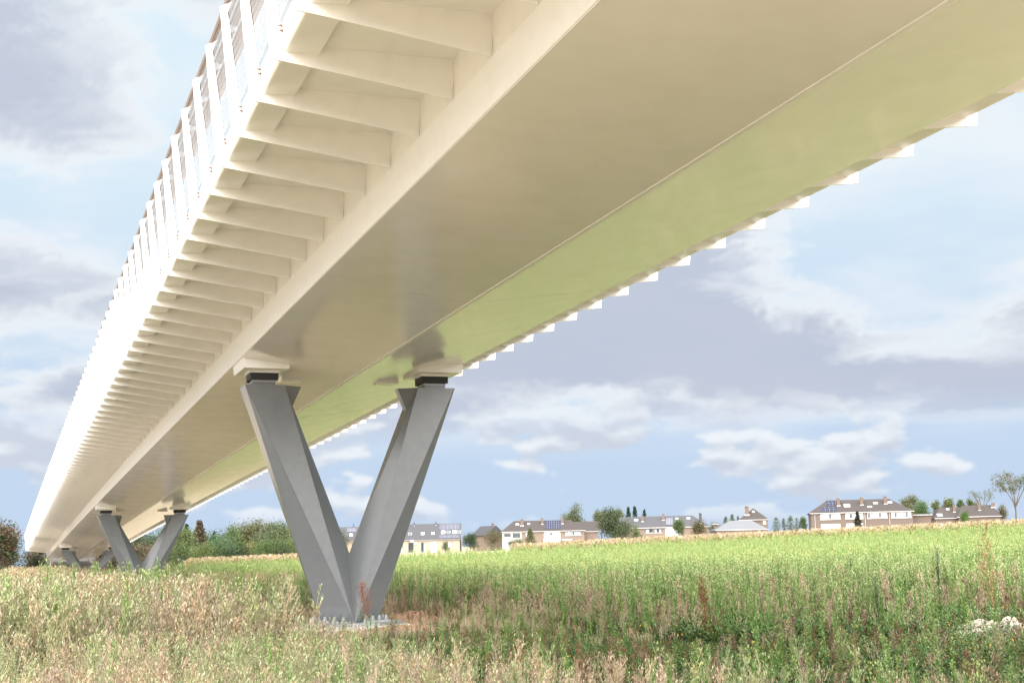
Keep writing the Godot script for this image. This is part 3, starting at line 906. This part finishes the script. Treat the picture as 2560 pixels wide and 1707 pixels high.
	tree("abutment_bush", "tall dark bush beyond the far end of the bridge", "bush", 5.0, 182.0, 5.5, 4.4, deep, mid, 0.3, 0.1, 300)
	# gardens in front of the houses
	tree("garden_bush", "dense dark green globe bush beside the cream row house's gable", "bush", 91.7, 285.6, 4.3, 6.0, deep, green, 0.3, 0.05, 300)
	tree("garden_bush", "olive-brown airy bush before the small dark gabled house", "bush", 102.9, 303.0, 5.4, 6.9, olive, brown, 0.4, 0.05, 260)
	tree("garden_bush", "small grey-green shrub at the cream row house's wall", "bush", 95.6, 315.8, 2.2, 5.0, olive, mid, 0.3, 0.05, 110)
	tree("garden_bush", "low pale bush at the left corner of the white house", "bush", 109.0, 306.0, 4.0, 5.4, light, olive, 0.4, 0.05, 180)
	tree("garden_tree", "small olive conifer-like tree in front of the white and brick houses", "conifer", 113.9, 309.7, 4.6, 7.7, Color(0.10, 0.12, 0.04), olive, 0.3, 0.05, 240)
	tree("garden_tree", "largest round grey-green tree in the gap of the house row", "bush", 127.5, 293.5, 9.0, 11.0, Color(0.072, 0.10, 0.05), olive, 0.2, 0.1, 620)
	tree("garden_bush", "light bush under the largest round tree", "bush", 136.4, 300.5, 3.4, 8.0, mid, light, 0.4, 0.05, 190)
	tree("garden_tree", "left, fresher green one of two bushes hiding the long roof's end", "bush", 145.2, 297.0, 3.3, 9.1, Color(0.075, 0.125, 0.04), light, 0.3, 0.05, 230)
	tree("garden_tree", "right, brownish one of two bushes hiding the long roof's end", "bush", 146.9, 290.4, 4.2, 8.8, Color(0.085, 0.10, 0.035), brown, 0.35, 0.05, 280)
	tree("garden_bush", "brown-green bush left of the low pale grey roof", "bush", 175.0, 337.0, 4.0, 9.4, olive, brown, 0.3, 0.05, 180)
	tree("garden_conifer", "near-black cone-shaped yew in front of the long brick house", "conifer", 157.6, 243.5, 2.9, 8.7, Color(0.028, 0.035, 0.018), Color(0.05, 0.04, 0.02), 0.2, 0.05, 280)
	tree("garden_bush", "vivid green bush under the rightmost roof", "bush", 180.0, 240.0, 2.2, 8.5, Color(0.08, 0.17, 0.03), light, 0.3, 0.05, 160)
	# behind the roofs
	tree("background_tree", "broad olive tree above the roof with the pale solar panels", "round", 175.0, 436.0, 9.6, 17.4, Color(0.105, 0.125, 0.05), olive, 0.3, 0.3, 380)
	tree("background_tree", "olive tree top left behind the largest round tree", "round", 180.0, 424.0, 5.0, 15.5, olive, brown, 0.3, 0.3, 220)
	tree("background_tree", "olive tree top right behind the largest round tree", "round", 185.3, 421.0, 4.6, 16.3, olive, light, 0.3, 0.3, 220)
	tree("background_conifer", "leftmost of three dark spruces over the long roof", "conifer", 191.4, 428.0, 5.0, 16.4, blue, deep, 0.3, 0.1, 170, "three spruces")
	tree("background_conifer", "middle of three dark spruces over the long roof", "conifer", 194.1, 429.0, 5.2, 16.8, blue, deep, 0.3, 0.1, 170, "three spruces")
	tree("background_conifer", "rightmost of three dark spruces over the long roof", "conifer", 197.0, 428.0, 4.0, 15.6, blue, deep, 0.3, 0.1, 130, "three spruces")
	tree("poplar", "leftmost of three far poplars left of the pyramid roof", "poplar", 280.6, 530.0, 3.4, 15.4, Color(0.095, 0.12, 0.06), green, 0.3, 0.05, 100, "far poplars")
	tree("poplar", "middle, tallest of three far poplars left of the pyramid roof", "poplar", 282.9, 529.0, 3.0, 16.2, Color(0.095, 0.12, 0.06), green, 0.3, 0.05, 100, "far poplars")
	tree("poplar", "rightmost of three far poplars left of the pyramid roof", "poplar", 285.0, 528.0, 2.0, 15.5, Color(0.095, 0.12, 0.06), green, 0.3, 0.05, 80, "far poplars")
	tree("poplar", "far poplar just right of the pyramid roof", "poplar", 298.4, 520.5, 4.0, 14.6, Color(0.095, 0.12, 0.06), green, 0.3, 0.05, 120, "far poplars")
	tree("poplar", "narrow far poplar left of the widest one before the long brick house", "poplar", 301.0, 519.0, 2.2, 14.3, Color(0.095, 0.12, 0.06), green, 0.3, 0.05, 80, "far poplars")
	tree("poplar", "widest far poplar left of the long brick house", "poplar", 303.4, 517.7, 3.8, 15.1, Color(0.095, 0.12, 0.06), green, 0.3, 0.05, 120, "far poplars")
	tree("poplar", "narrow far poplar right of the widest one before the long brick house", "poplar", 305.6, 516.5, 2.4, 14.4, Color(0.095, 0.12, 0.06), green, 0.3, 0.05, 80, "far poplars")
	tree("garden_tree", "dark little tree touching the long brick house's left corner", "bush", 215.5, 361.0, 3.4, 11.4, green, mid, 0.3, 0.1, 170)
	tree("background_tree", "olive tree tip behind the solar end of the long brick house", "round", 238.0, 382.0, 3.6, 17.2, olive, mid, 0.3, 0.3, 150)
	tree("background_tree", "pale olive tree right behind the long brick house", "open", 274.4, 394.0, 8.4, 17.6, Color(0.17, 0.175, 0.085), olive, 0.3, 0.2, 330)
	tree("background_tree", "bright green round tree right of the long brick house", "round", 242.5, 343.0, 6.4, 14.3, Color(0.085, 0.155, 0.04), mid, 0.2, 0.1, 330)
	tree("background_tree", "first olive tree from the left behind the rightmost roofs", "open", 275.5, 381.0, 4.2, 17.2, olive, light, 0.4, 0.2, 190)
	tree("background_tree", "second olive tree from the left behind the rightmost roofs", "open", 284.0, 387.0, 5.0, 17.2, Color(0.15, 0.155, 0.075), light, 0.4, 0.2, 200)
	tree("background_tree", "third olive tree from the left behind the rightmost roofs", "open", 287.0, 385.0, 3.6, 16.6, olive, mid, 0.4, 0.2, 160)
	tree("background_tree", "fourth olive tree from the left behind the rightmost roofs", "open", 290.0, 383.0, 5.0, 16.6, olive, mid, 0.4, 0.2, 190)
	tree("garden_bush", "brownish bush right of the rightmost roof", "bush", 247.2, 314.4, 4.0, 12.0, olive, brown, 0.3, 0.1, 200)
	bare_tree("background_tree", "sparse tree with a bent bare limb above the rightmost roof", 261.9, 341.0, 7.2, 18.0, 60)
	bare_tree("background_tree", "tallest, thin-crowned tree at the right edge of the picture", 206.2, 257.5, 7.6, 16.9, 230)

func bare_tree(called: String, label: String, x: float, s: float, w: float, top: float, amount: int) -> void:
	var gy := ground_y(x, s)
	var h := top - gy
	var t := thing(called, label, "tree", Vector3(x, gy, -s), 0.6)
	var v := PackedVector3Array()
	var tips := []
	var fork := Vector3(0.1, h * 0.42, 0)
	tube(v, Vector3(0, -0.15, 0), fork, 0.2, 0.14, 7)
	for i in 8:
		var a := TAU * i / 8.0 + rng.randf_range(-0.3, 0.3)
		var e := fork.lerp(Vector3(cos(a) * w * 0.28, h * 0.72, sin(a) * w * 0.28), rng.randf_range(0.6, 1.0))
		tube(v, fork * rng.randf_range(0.75, 1.0), e, 0.10, 0.06, 5)
		for j in 3:
			var f := e + Vector3(cos(a + rng.randf_range(-0.8, 0.8)) * w * 0.2, h * rng.randf_range(0.08, 0.26), sin(a + rng.randf_range(-0.8, 0.8)) * w * 0.2)
			f.y = minf(f.y, h * 0.97)
			tube(v, e, f, 0.055, 0.02, 5)
			tips.append(f)
	part("trunk", build(v), mats.bark, t)
	var cv := PackedVector3Array()
	var cc := PackedColorArray()
	for i in amount:
		var tip: Vector3 = tips[rng.randi() % tips.size()]
		var p := tip + Vector3(rng.randfn(), rng.randfn() * 0.7, rng.randfn()) * w * 0.085
		var col := Color(0.06, 0.078, 0.034) if rng.randf() < 0.75 else Color(0.10, 0.078, 0.04)
		for j in 12:
			var d := Vector3(rng.randfn(), rng.randfn(), rng.randfn()).normalized()
			blade(cv, cc, p + Vector3(rng.randfn(), rng.randfn(), rng.randfn()) * 0.26, d, d.cross(Vector3(rng.randfn(), 1, rng.randfn())).normalized(), 0.26, 0.09, shade_of(col, 0.3))
	part("crown", build(cv, cc), mats.tree_leaf, t)

# ---------------------------------------------------------------- houses
class House:
	var node: Node3D
	var w: float
	var d: float
	var eave: float
	var ridge: float
	var over := 0.35
	var roof: MeshInstance3D

func house(called: String, label: String, x: float, s: float, turn: float, w: float, d: float, eave: float, ridge: float, kind: String, wall: String, roof: String, hip_l := 0.0, hip_r := 0.0) -> House:
	var o := House.new()
	var gy := ground_y(x, s)
	o.node = thing(called, label, "house", Vector3(x, gy, -s), -atan2(x, s) + turn)
	o.w = w
	o.d = d
	o.eave = eave - gy
	o.ridge = ridge - gy
	var e := o.eave
	var r := o.ridge
	part("wall", box_mesh(Vector3(-w / 2, -0.6, -d / 2), Vector3(w / 2, e, d / 2)), mats[wall], o.node)
	var v := PackedVector3Array()
	var ov := o.over
	var a := Vector3(-w / 2 - ov, e, d / 2 + ov)
	var b := Vector3(w / 2 + ov, e, d / 2 + ov)
	var c := Vector3(w / 2 + ov, e, -d / 2 - ov)
	var f := Vector3(-w / 2 - ov, e, -d / 2 - ov)
	var rl := Vector3(-w / 2 - ov + hip_l, r, 0)
	var rr := Vector3(w / 2 + ov - hip_r, r, 0)
	if kind == "front":          # gable facing the viewer
		rl = Vector3(0, r, d / 2 + ov)
		rr = Vector3(0, r, -d / 2 - ov)
		quad(v, a, rl, rr, f); quad(v, b, c, rr, rl); tri(v, a, b, rl); tri(v, c, f, rr)
	else:
		quad(v, a, b, rr, rl); quad(v, c, f, rl, rr); tri(v, b, c, rr); tri(v, f, a, rl)
	var low := PackedVector3Array()
	var dn := Vector3(0, -0.16, 0)
	for q in [[a, b], [b, c], [c, f], [f, a]]:
		quad(v, q[0], q[0] + dn, q[1] + dn, q[1])
	quad(v, a + dn, f + dn, c + dn, b + dn)
	o.roof = part("roof", build(v), mats[roof], o.node)
	if kind != "front":
		if hip_l == 0.0 or hip_r == 0.0:     # gable walls are faced with the wall's own material
			var g := PackedVector3Array()
			for side in [-1.0, 1.0]:
				if (side < 0 and hip_l > 0.0) or (side > 0 and hip_r > 0.0): continue
				var gx: float = side * (w / 2 + ov + 0.004)
				tri(g, Vector3(gx, e - 0.1, d / 2 + ov - 0.15), Vector3(gx, r - 0.25, 0), Vector3(gx, e - 0.1, -d / 2 - ov + 0.15))
				box(g, Vector3(gx - 0.05 if side > 0 else gx, -0.6, -d / 2 - 0.1), Vector3(gx if side > 0 else gx + 0.05, e - 0.1, d / 2 + 0.1))
			if g.size(): part("gable", build(g), mats[wall], o.node)
		part("gutter", box_mesh(Vector3(-w / 2 - ov, e - 0.13, d / 2 + ov + 0.003), Vector3(w / 2 + ov, e - 0.03, d / 2 + ov + 0.10)), mats.white_trim if wall != "wall_cream" else mats.flashing, o.node)
	return o

func on_roof(o: House, u: float, t: float) -> Transform3D:   # a place on the front slope: u metres from the middle, t from eave (0) to ridge (1)
	var p := Vector3(u, lerpf(o.eave, o.ridge, t), lerpf(o.d / 2 + o.over, 0.0, t))
	var up := Vector3(0, o.ridge - o.eave, -o.d / 2 - o.over).normalized()
	return Transform3D(Basis(Vector3.RIGHT, up, Vector3.RIGHT.cross(up)), p)

func skylight(o: House, u: float, t: float, w: float, h: float, bright := true) -> void:
	var tr := on_roof(o, u, t)
	part("skylight", box_mesh(Vector3(-w / 2, -h / 2, 0.0), Vector3(w / 2, h / 2, 0.1), tr), mats.flashing, o.roof)
	part("skylight_pane", box_mesh(Vector3(-w / 2 + 0.08, -h / 2 + 0.08, 0.101), Vector3(w / 2 - 0.08, h / 2 - 0.08, 0.125), tr), mats.blind_white if bright else mats.window_glass, o.roof)

func solar_array(o: House, u0: float, u1: float, t0: float, t1: float, cols: int, rows: int) -> void:
	var sl := Vector2(o.ridge - o.eave, o.d / 2 + o.over).length()
	var pw := (u1 - u0) / cols
	var ph := (t1 - t0) * sl / rows
	for i in cols:
		for j in rows:
			var tr := on_roof(o, u0 + pw * (i + 0.5), t0 + (t1 - t0) * (j + 0.5) / rows)
			var v := PackedVector3Array()
			box(v, Vector3(-pw / 2 + 0.03, -ph / 2 + 0.03, 0.06), Vector3(pw / 2 - 0.03, ph / 2 - 0.03, 0.10), tr)
			part("solar_panel", build(v), mats.solar, o.roof)
			var e := PackedVector3Array()
			for q in [[-pw / 2, -ph / 2, pw / 2, -ph / 2 + 0.03], [-pw / 2, ph / 2 - 0.03, pw / 2, ph / 2], [-pw / 2, -ph / 2 + 0.03, -pw / 2 + 0.03, ph / 2 - 0.03], [pw / 2 - 0.03, -ph / 2 + 0.03, pw / 2, ph / 2 - 0.03]]:
				box(e, Vector3(q[0], q[1], 0.05), Vector3(q[2], q[3], 0.112), tr)
			part("panel_frame", build(e), mats.panel_metal, o.roof)

func chimney(o: House, u: float, t: float, w: float, top: float, called := "chimney_brick") -> void:
	var p := on_roof(o, u, t).origin
	var v := PackedVector3Array()
	box(v, Vector3(u - w / 2, p.y - 1.2, p.z - w * 0.45), Vector3(u + w / 2, top, p.z + w * 0.45))
	var c := part("chimney", build(v), mats[called], o.roof)
	var k := PackedVector3Array()
	box(k, Vector3(u - w * 0.58, top, p.z - w * 0.53), Vector3(u + w * 0.58, top + 0.14, p.z + w * 0.53))
	tube(k, Vector3(u - w * 0.2, top + 0.14, p.z), Vector3(u - w * 0.2, top + 0.4, p.z), 0.1, 0.1, 6)
	part("chimney_cap", build(k), mats[called], o.roof)
	var fl := PackedVector3Array()
	var tr := on_roof(o, u, t)
	box(fl, Vector3(-w * 0.62, -w * 1.0, 0.01), Vector3(w * 0.62, -w * 0.3, 0.06), tr)
	part("flashing_sheet", build(fl), mats.flashing, o.roof)

func window(o: House, u: float, y0: float, y1: float, w: float, lights: int, frame := "white_trim", glass := "window_glass", sill := true) -> void:
	var z := o.d / 2
	var v := PackedVector3Array()
	var b := 0.09
	box(v, Vector3(u - w / 2, y0, z + 0.003), Vector3(u + w / 2, y0 + b, z + 0.075))
	box(v, Vector3(u - w / 2, y1 - b, z + 0.003), Vector3(u + w / 2, y1, z + 0.075))
	for i in lights + 1:
		var x := lerpf(u - w / 2 + b / 2, u + w / 2 - b / 2, float(i) / lights)
		box(v, Vector3(x - b / 2, y0 + b, z + 0.003), Vector3(x + b / 2, y1 - b, z + 0.073))
	var f := part("window", build(v), mats[frame], o.node)
	for i in lights:
		var xa := lerpf(u - w / 2 + b / 2, u + w / 2 - b / 2, float(i) / lights) + b / 2
		var xb := lerpf(u - w / 2 + b / 2, u + w / 2 - b / 2, float(i + 1) / lights) - b / 2
		var gl := glass
		if glass == "mixed": gl = ["curtain_glass", "window_glass", "curtain_glass", "blind_white"][(i * 7 + int(absf(u) * 10)) % 4]
		part("pane", box_mesh(Vector3(xa, y0 + b, z + 0.003), Vector3(xb, y1 - b, z + 0.03)), mats[gl], f)
	if sill:
		part("sill", box_mesh(Vector3(u - w / 2 - 0.08, y0 - 0.1, z + 0.002), Vector3(u + w / 2 + 0.08, y0 - 0.002, z + 0.14)), mats.white_trim, f)

func make_houses() -> void:
	# cream row house, two blocks, partly behind the near pier
	var a := house("row_house", "cream row house with grey roof seen between the near pier's legs", 97.5, 429.0, 0.0, 11.5, 9.0, 7.04, 11.3, "side", "wall_cream", "roof_slate")
	var g := a.node.position.y
	window(a, 3.6, 4.5 - g, 6.2 - g, 1.6, 2, "dark_trim")
	skylight(a, 2.6, 0.42, 1.0, 1.2)
	solar_array(a, 1.4, 4.2, 0.62, 0.92, 3, 2)
	chimney(a, 3.4, 0.95, 0.25, 11.9 - g, "dark_trim")
	a = house("row_house", "long cream row house with grey roof right of the near pier", 114.6, 414.0, -0.07, 29.4, 8.6, 6.84, 11.52, "side", "wall_cream", "roof_slate")
	g = a.node.position.y
	for u in [0.1, 3.8, 6.8]: skylight(a, u, 0.38, 1.0, 1.1, u > 1)
	for k in 2:
		solar_array(a, 8.7, 14.6, [0.60, 0.06][k], [0.95, 0.26][k], 5 if k == 0 else 4, 2 if k == 0 else 1)
	for u in [9.8, 13.1]: skylight(a, u, 0.44, 1.2, 1.4)
	for u in [11.4, 14.4]: skylight(a, u, 0.44, 1.1, 1.3, false)
	window(a, -2.6, 3.2 - g, 6.0 - g, 1.3, 2, "dark_trim", "curtain_glass")
	window(a, 0.4, 3.2 - g, 6.1 - g, 1.45, 2, "dark_trim")
	window(a, 4.1, 3.2 - g, 6.1 - g, 1.4, 2, "dark_trim", "mixed")
	window(a, 7.0, 3.2 - g, 6.2 - g, 1.6, 1, "white_trim", "blind_white")
	window(a, 11.6, 4.6 - g, 6.1 - g, 1.9, 3, "dark_trim", "mixed")
	for u in [1.2, 7.6]:
		chimney(a, u, 0.93, 0.3, 11.75 - g, "dark_trim")
	for k in [[0.75, 6.45, 0.42], [1.7, 5.85, 0.36]]:
		var dv := PackedVector3Array()
		tube(dv, Vector3(k[0], k[1] - g, 4.35), Vector3(k[0], k[1] - g, 4.75), 0.04, 0.04, 6)
		tube(dv, Vector3(k[0], k[1] - g, 4.75), Vector3(k[0] + 0.03, k[1] - g + 0.06, 4.90), k[2] * 0.5, k[2], 14)
		part("satellite_dish", build(dv), mats.white_trim, a.node)
	# small dark gabled house
	a = house("gabled_house", "small brick house with dark front gable left of the white house", 133.5, 398.0, 0.55, 6.0, 8.0, 7.64, 10.37, "front", "wall_tan_brick", "roof_slate")
	g = a.node.position.y
	window(a, -1.0, 5.0 - g, 6.6 - g, 1.3, 2, "dark_trim")
	chimney(a, 0.9, 0.75, 0.6, 10.9 - g)
	# row with white and brick fronts
	a = house("terraced_house", "brown-roofed terrace with white and brick fronts and three chimneys", 145.0, 383.5, 0.0, 23.0, 9.5, 8.31, 11.38, "side", "wall_tan_brick", "roof_brown", 3.6, 4.0)
	g = a.node.position.y
	part("white_front", box_mesh(Vector3(-11.5, -0.6, 4.753), Vector3(-6.0, a.eave - 0.17, 4.80)), mats.wall_white, a.node)
	part("white_front", box_mesh(Vector3(0.2, 6.4 - g, 4.753), Vector3(4.8, a.eave - 0.17, 4.80)), mats.wall_white, a.node)
	a.d += 0.1
	window(a, -10.0, 6.9 - g, 7.8 - g, 1.8, 2, "dark_trim")
	window(a, -7.5, 6.6 - g, 7.85 - g, 2.1, 1, "dark_trim")
	window(a, -3.9, 6.9 - g, 7.9 - g, 1.9, 2, "white_trim", "mixed")
	window(a, 2.9, 7.0 - g, 7.9 - g, 2.2, 3, "white_trim", "mixed")
	window(a, 7.2, 6.95 - g, 8.0 - g, 2.2, 3, "dark_trim", "mixed")
	window(a, 9.6, 6.95 - g, 8.0 - g, 2.1, 3, "dark_trim", "mixed")
	window(a, -9.0, 4.4 - g, 5.6 - g, 1.6, 2, "dark_trim")
	a.d -= 0.1
	part("balcony", box_mesh(Vector3(0.0, 5.0 - g, 4.81), Vector3(4.9, 6.2 - g, 5.6)), mats.concrete, a.node)
	part("awning", box_mesh(Vector3(5.2, 5.6 - g, 4.81), Vector3(8.0, 5.85 - g, 5.5)), mats.blind_white, a.node)
	chimney(a, -5.9, 0.62, 0.9, 11.6 - g)
	chimney(a, -0.2, 0.7, 0.6, 11.8 - g)
	chimney(a, 5.5, 0.7, 0.6, 11.9 - g)
	solar_array(a, 0.5, 5.1, 0.16, 0.96, 7, 4)
	skylight(a, -7.2, 0.66, 1.0, 0.9)
	skylight(a, -4.0, 0.68, 0.7, 0.8)
	a = house("link_house", "lower brown-roofed house between the terrace and the largest round tree", 158.6, 386.5, 0.0, 8.0, 8.0, 8.1, 11.0, "side", "wall_tan_brick", "roof_brown")
	g = a.node.position.y
	window(a, -1.4, 6.7 - g, 7.7 - g, 2.1, 3, "dark_trim", "mixed")
	# long roof
	a = house("terraced_house", "long dark-roofed terrace with two chimneys right of the largest round tree", 176.4, 370.1, 0.0, 24.4, 9.0, 8.61, 11.82, "side", "wall_tan_brick", "roof_slate", 0.0, 4.6)
	g = a.node.position.y
	window(a, -4.2, 7.2 - g, 8.2 - g, 1.9, 2, "dark_trim", "mixed")
	window(a, -1.8, 7.2 - g, 8.2 - g, 2.0, 3, "dark_trim", "mixed")
	part("white_front", box_mesh(Vector3(0.2, -0.6, 4.503), Vector3(4.4, a.eave - 0.17, 4.55)), mats.wall_white, a.node)
	a.d += 0.1
	window(a, 1.6, 7.2 - g, 8.3 - g, 2.0, 3, "white_trim", "mixed")
	a.d -= 0.1
	chimney(a, -6.0, 0.62, 0.65, 11.9 - g)
	chimney(a, -0.2, 0.7, 0.65, 12.2 - g)
	solar_array(a, 0.5, 2.4, 0.18, 0.8, 2, 3)
	for k in [[-7.8, 0.68, 1.1], [3.6, 0.72, 0.8], [6.8, 0.74, 1.0]]: skylight(a, k[0], k[1], k[2], 0.9)
	chimney(a, 10.1, 0.35, 0.75, 12.1 - g, "dark_trim")
	# pyramid roof and the low pale roof before it
	a = house("villa", "brick house with a brown pyramid roof and one chimney", 203.4, 367.5, 0.0, 7.8, 7.8, 10.35, 13.67, "side", "wall_brick", "roof_brown", 4.2, 4.2)
	g = a.node.position.y
	skylight(a, 0.0, 0.68, 0.7, 0.7)
	chimney(a, -1.8, 0.55, 1.1, 14.0 - g)
	window(a, 3.0, 9.0 - g, 10.0 - g, 0.8, 1, "white_trim", "curtain_glass")
	a = house("outbuilding", "low building with a pale grey hipped roof before the pyramid-roofed house", 176.0, 326.0, 0.15, 12.4, 10.0, 6.9, 9.25, "side", "wall_tan_brick", "roof_pale", 4.4, 3.2)
	a = house("link_house", "narrow brick chimney house left of the pale grey roof", 171.5, 329.5, 0.0, 0.9, 0.9, 8.6, 8.9, "side", "chimney_brick", "roof_brown", 0.5, 0.5)
	# long brick house on the right
	a = house("terraced_house", "long brick house with white window bands and three chimneys at right", 201.5, 310.3, 0.10, 24.4, 10.0, 10.43, 13.65, "side", "wall_brick", "roof_brown", 4.8, 5.2)
	g = a.node.position.y
	for k in [[-7.6, 4.8, 7], [-1.8, 4.2, 5], [3.7, 4.7, 7], [9.4, 4.7, 7]]:
		window(a, k[0], 8.85 - g, 10.15 - g, k[1], k[2], "white_trim", "mixed")
	for k in [[-7.6, 4.6], [-1.8, 4.0]]:
		window(a, k[0], 6.6 - g, 7.7 - g, k[1], 5, "white_trim", "blind_white")
	for u in [-11.3, 0.75, 6.6]:
		part("downpipe", box_mesh(Vector3(u - 0.06, -0.4, 5.003), Vector3(u + 0.06, a.eave - 0.18, 5.12)), mats.flashing, a.node)
	chimney(a, -5.2, 0.6, 0.7, 13.8 - g)
	chimney(a, 0.45, 0.62, 0.7, 13.9 - g)
	chimney(a, 6.2, 0.66, 0.7, 14.0 - g)
	solar_array(a, -9.6, -5.7, 0.08, 0.42, 4, 2)
	solar_array(a, -8.2, -5.8, 0.52, 0.95, 3, 2)
	for k in [[-3.2, 0.52, 1.5, 1.5], [2.2, 0.38, 1.1, 0.7], [3.8, 0.66, 1.1, 0.8], [7.3, 0.7, 1.1, 0.8]]: skylight(a, k[0], k[1], k[2], k[3])
	# flat link and the rightmost roofs
	a = house("link_house", "low flat-roofed brick link right of the long brick house", 214.9, 304.5, 0.1, 5.0, 5.0, 9.5, 9.82, "side", "wall_brick", "roof_slate", 1.0, 1.0)
	a = house("cottage", "small steep brown roof, left of the two rightmost roofs", 236.1, 323.0, 0.25, 7.6, 9.0, 9.0, 11.9, "side", "wall_brick", "roof_brown", 2.6, 0.0)
	g = a.node.position.y
	skylight(a, 0.4, 0.8, 0.8, 0.8)
	skylight(a, -2.4, 0.28, 1.4, 1.2)
	chimney(a, 1.8, 0.6, 0.6, 12.2 - g)
	a = house("cottage", "broad brown roof with two chimneys, the rightmost house", 242.6, 317.5, 0.0, 10.4, 10.0, 9.2, 12.2, "side", "wall_brick", "roof_brown", 1.4, 2.6)
	g = a.node.position.y
	chimney(a, 0.2, 0.6, 0.6, 12.5 - g)
	chimney(a, 3.6, 0.85, 0.9, 12.5 - g)

func make_small_things() -> void:
	mound("soil_heap", "brown clod of soil in front of the near pier at left", Vector3(5.0, -0.16, -25.3), Vector3(0.55, 0.34, 0.45), mats.soil, 3)
	mound("soil_heap", "orange-brown soil heap right of the near pier's bolts", Vector3(9.55, -0.16, -34.6), Vector3(0.9, 0.36, 0.6), mats.soil, 5)
	mound("soil_heap", "bare soil bank left behind the near pier", Vector3(6.0, -0.16, -34.6), Vector3(0.8, 0.45, 0.7), mats.soil, 8)
	mound("soil_heap", "trodden soil ridge before the near pier's footing", Vector3(8.7, -0.17, -31.8), Vector3(1.1, 0.2, 0.5), mats.soil, 12)
	mound("sand_patch", "pale bare sand shining through the weeds at the right edge", Vector3(15.2, -0.2, -19.6), Vector3(1.2, 0.5, 1.3), mats.pale_sand, 21)
	for k in [[-0.9, 118.0, "nearer"], [-1.4, 128.0, "farther"]]:
		var t := thing("marker_post", "%s small white marker post by the path at the far left edge" % k[2], "post", Vector3(k[0] + 1.2, ground_y(0, 0), -k[1]))
		part("shaft", box_mesh(Vector3(-0.09, -0.1, -0.06), Vector3(0.09, 1.0, 0.06)), mats.white_trim, t)
		part("reflector_band", box_mesh(Vector3(-0.094, 0.72, -0.064), Vector3(0.094, 0.86, 0.064)), mats.dark_trim, t)

# ---------------------------------------------------------------- the scene
func _ready() -> void:
	var exposure := 12.0
	# camera: 50 mm view, tilted up a little, rolled slightly
	var cam := Camera3D.new()
	cam.name = "camera"
	var right := Vector3(0.942661, -0.021135, 0.333082)
	var up := Vector3(-0.029554, 0.988787, 0.146381)
	var fwd := Vector3(0.332441, 0.147832, -0.931466)
	cam.transform = Transform3D(Basis(right, up, -fwd).orthonormalized(), Vector3(0, EYE, 0))
	cam.fov = rad_to_deg(2.0 * atan(853.5 / 3597.2))
	cam.near = 0.1
	cam.far = 4000.0
	add_child(cam)
	# sky
	var env := Environment.new()
	env.tonemap_mode = Environment.TONE_MAPPER_LINEAR
	env.tonemap_exposure = exposure
	env.background_mode = Environment.BG_SKY
	env.sky = Sky.new()
	env.sky.sky_material = make_sky(exposure)
	env.sdfgi_enabled = true
	env.ssao_enabled = true
	env.ssil_enabled = true
	var we := WorldEnvironment.new()
	we.name = "environment"
	we.environment = env
	add_child(we)
	# sun through thin cloud, behind the camera and to its left
	var sun := DirectionalLight3D.new()
	sun.name = "sun"
	sun.light_energy = 0.5
	sun.light_color = Color(1.0, 0.985, 0.965)
	sun.light_angular_distance = 115.0
	sun.shadow_enabled = true
	var travel := Vector3(sin(deg_to_rad(14.0)) * cos(deg_to_rad(58.0)), -sin(deg_to_rad(58.0)), -cos(deg_to_rad(14.0)) * cos(deg_to_rad(58.0)))
	sun.basis = Basis.looking_at(travel, Vector3.UP)
	add_child(sun)

	patch.seed = 5
	patch.frequency = 0.02
	patch.fractal_octaves = 3
	patch2.seed = 9
	patch2.frequency = 0.02
	patch2.fractal_octaves = 3
	make_materials()
	make_ground()
	make_bridge()
	make_pier(33.583, "nearest and largest grey V-shaped steel pier on its bolted base")
	make_pier(85.822, "second grey V-shaped pier, half sunk in weeds at left")
	make_pier(138.06, "farthest, smallest grey pier top peeping over the weeds")
	make_abutment()
	make_houses()
	make_trees()
	make_small_things()
	make_plants()
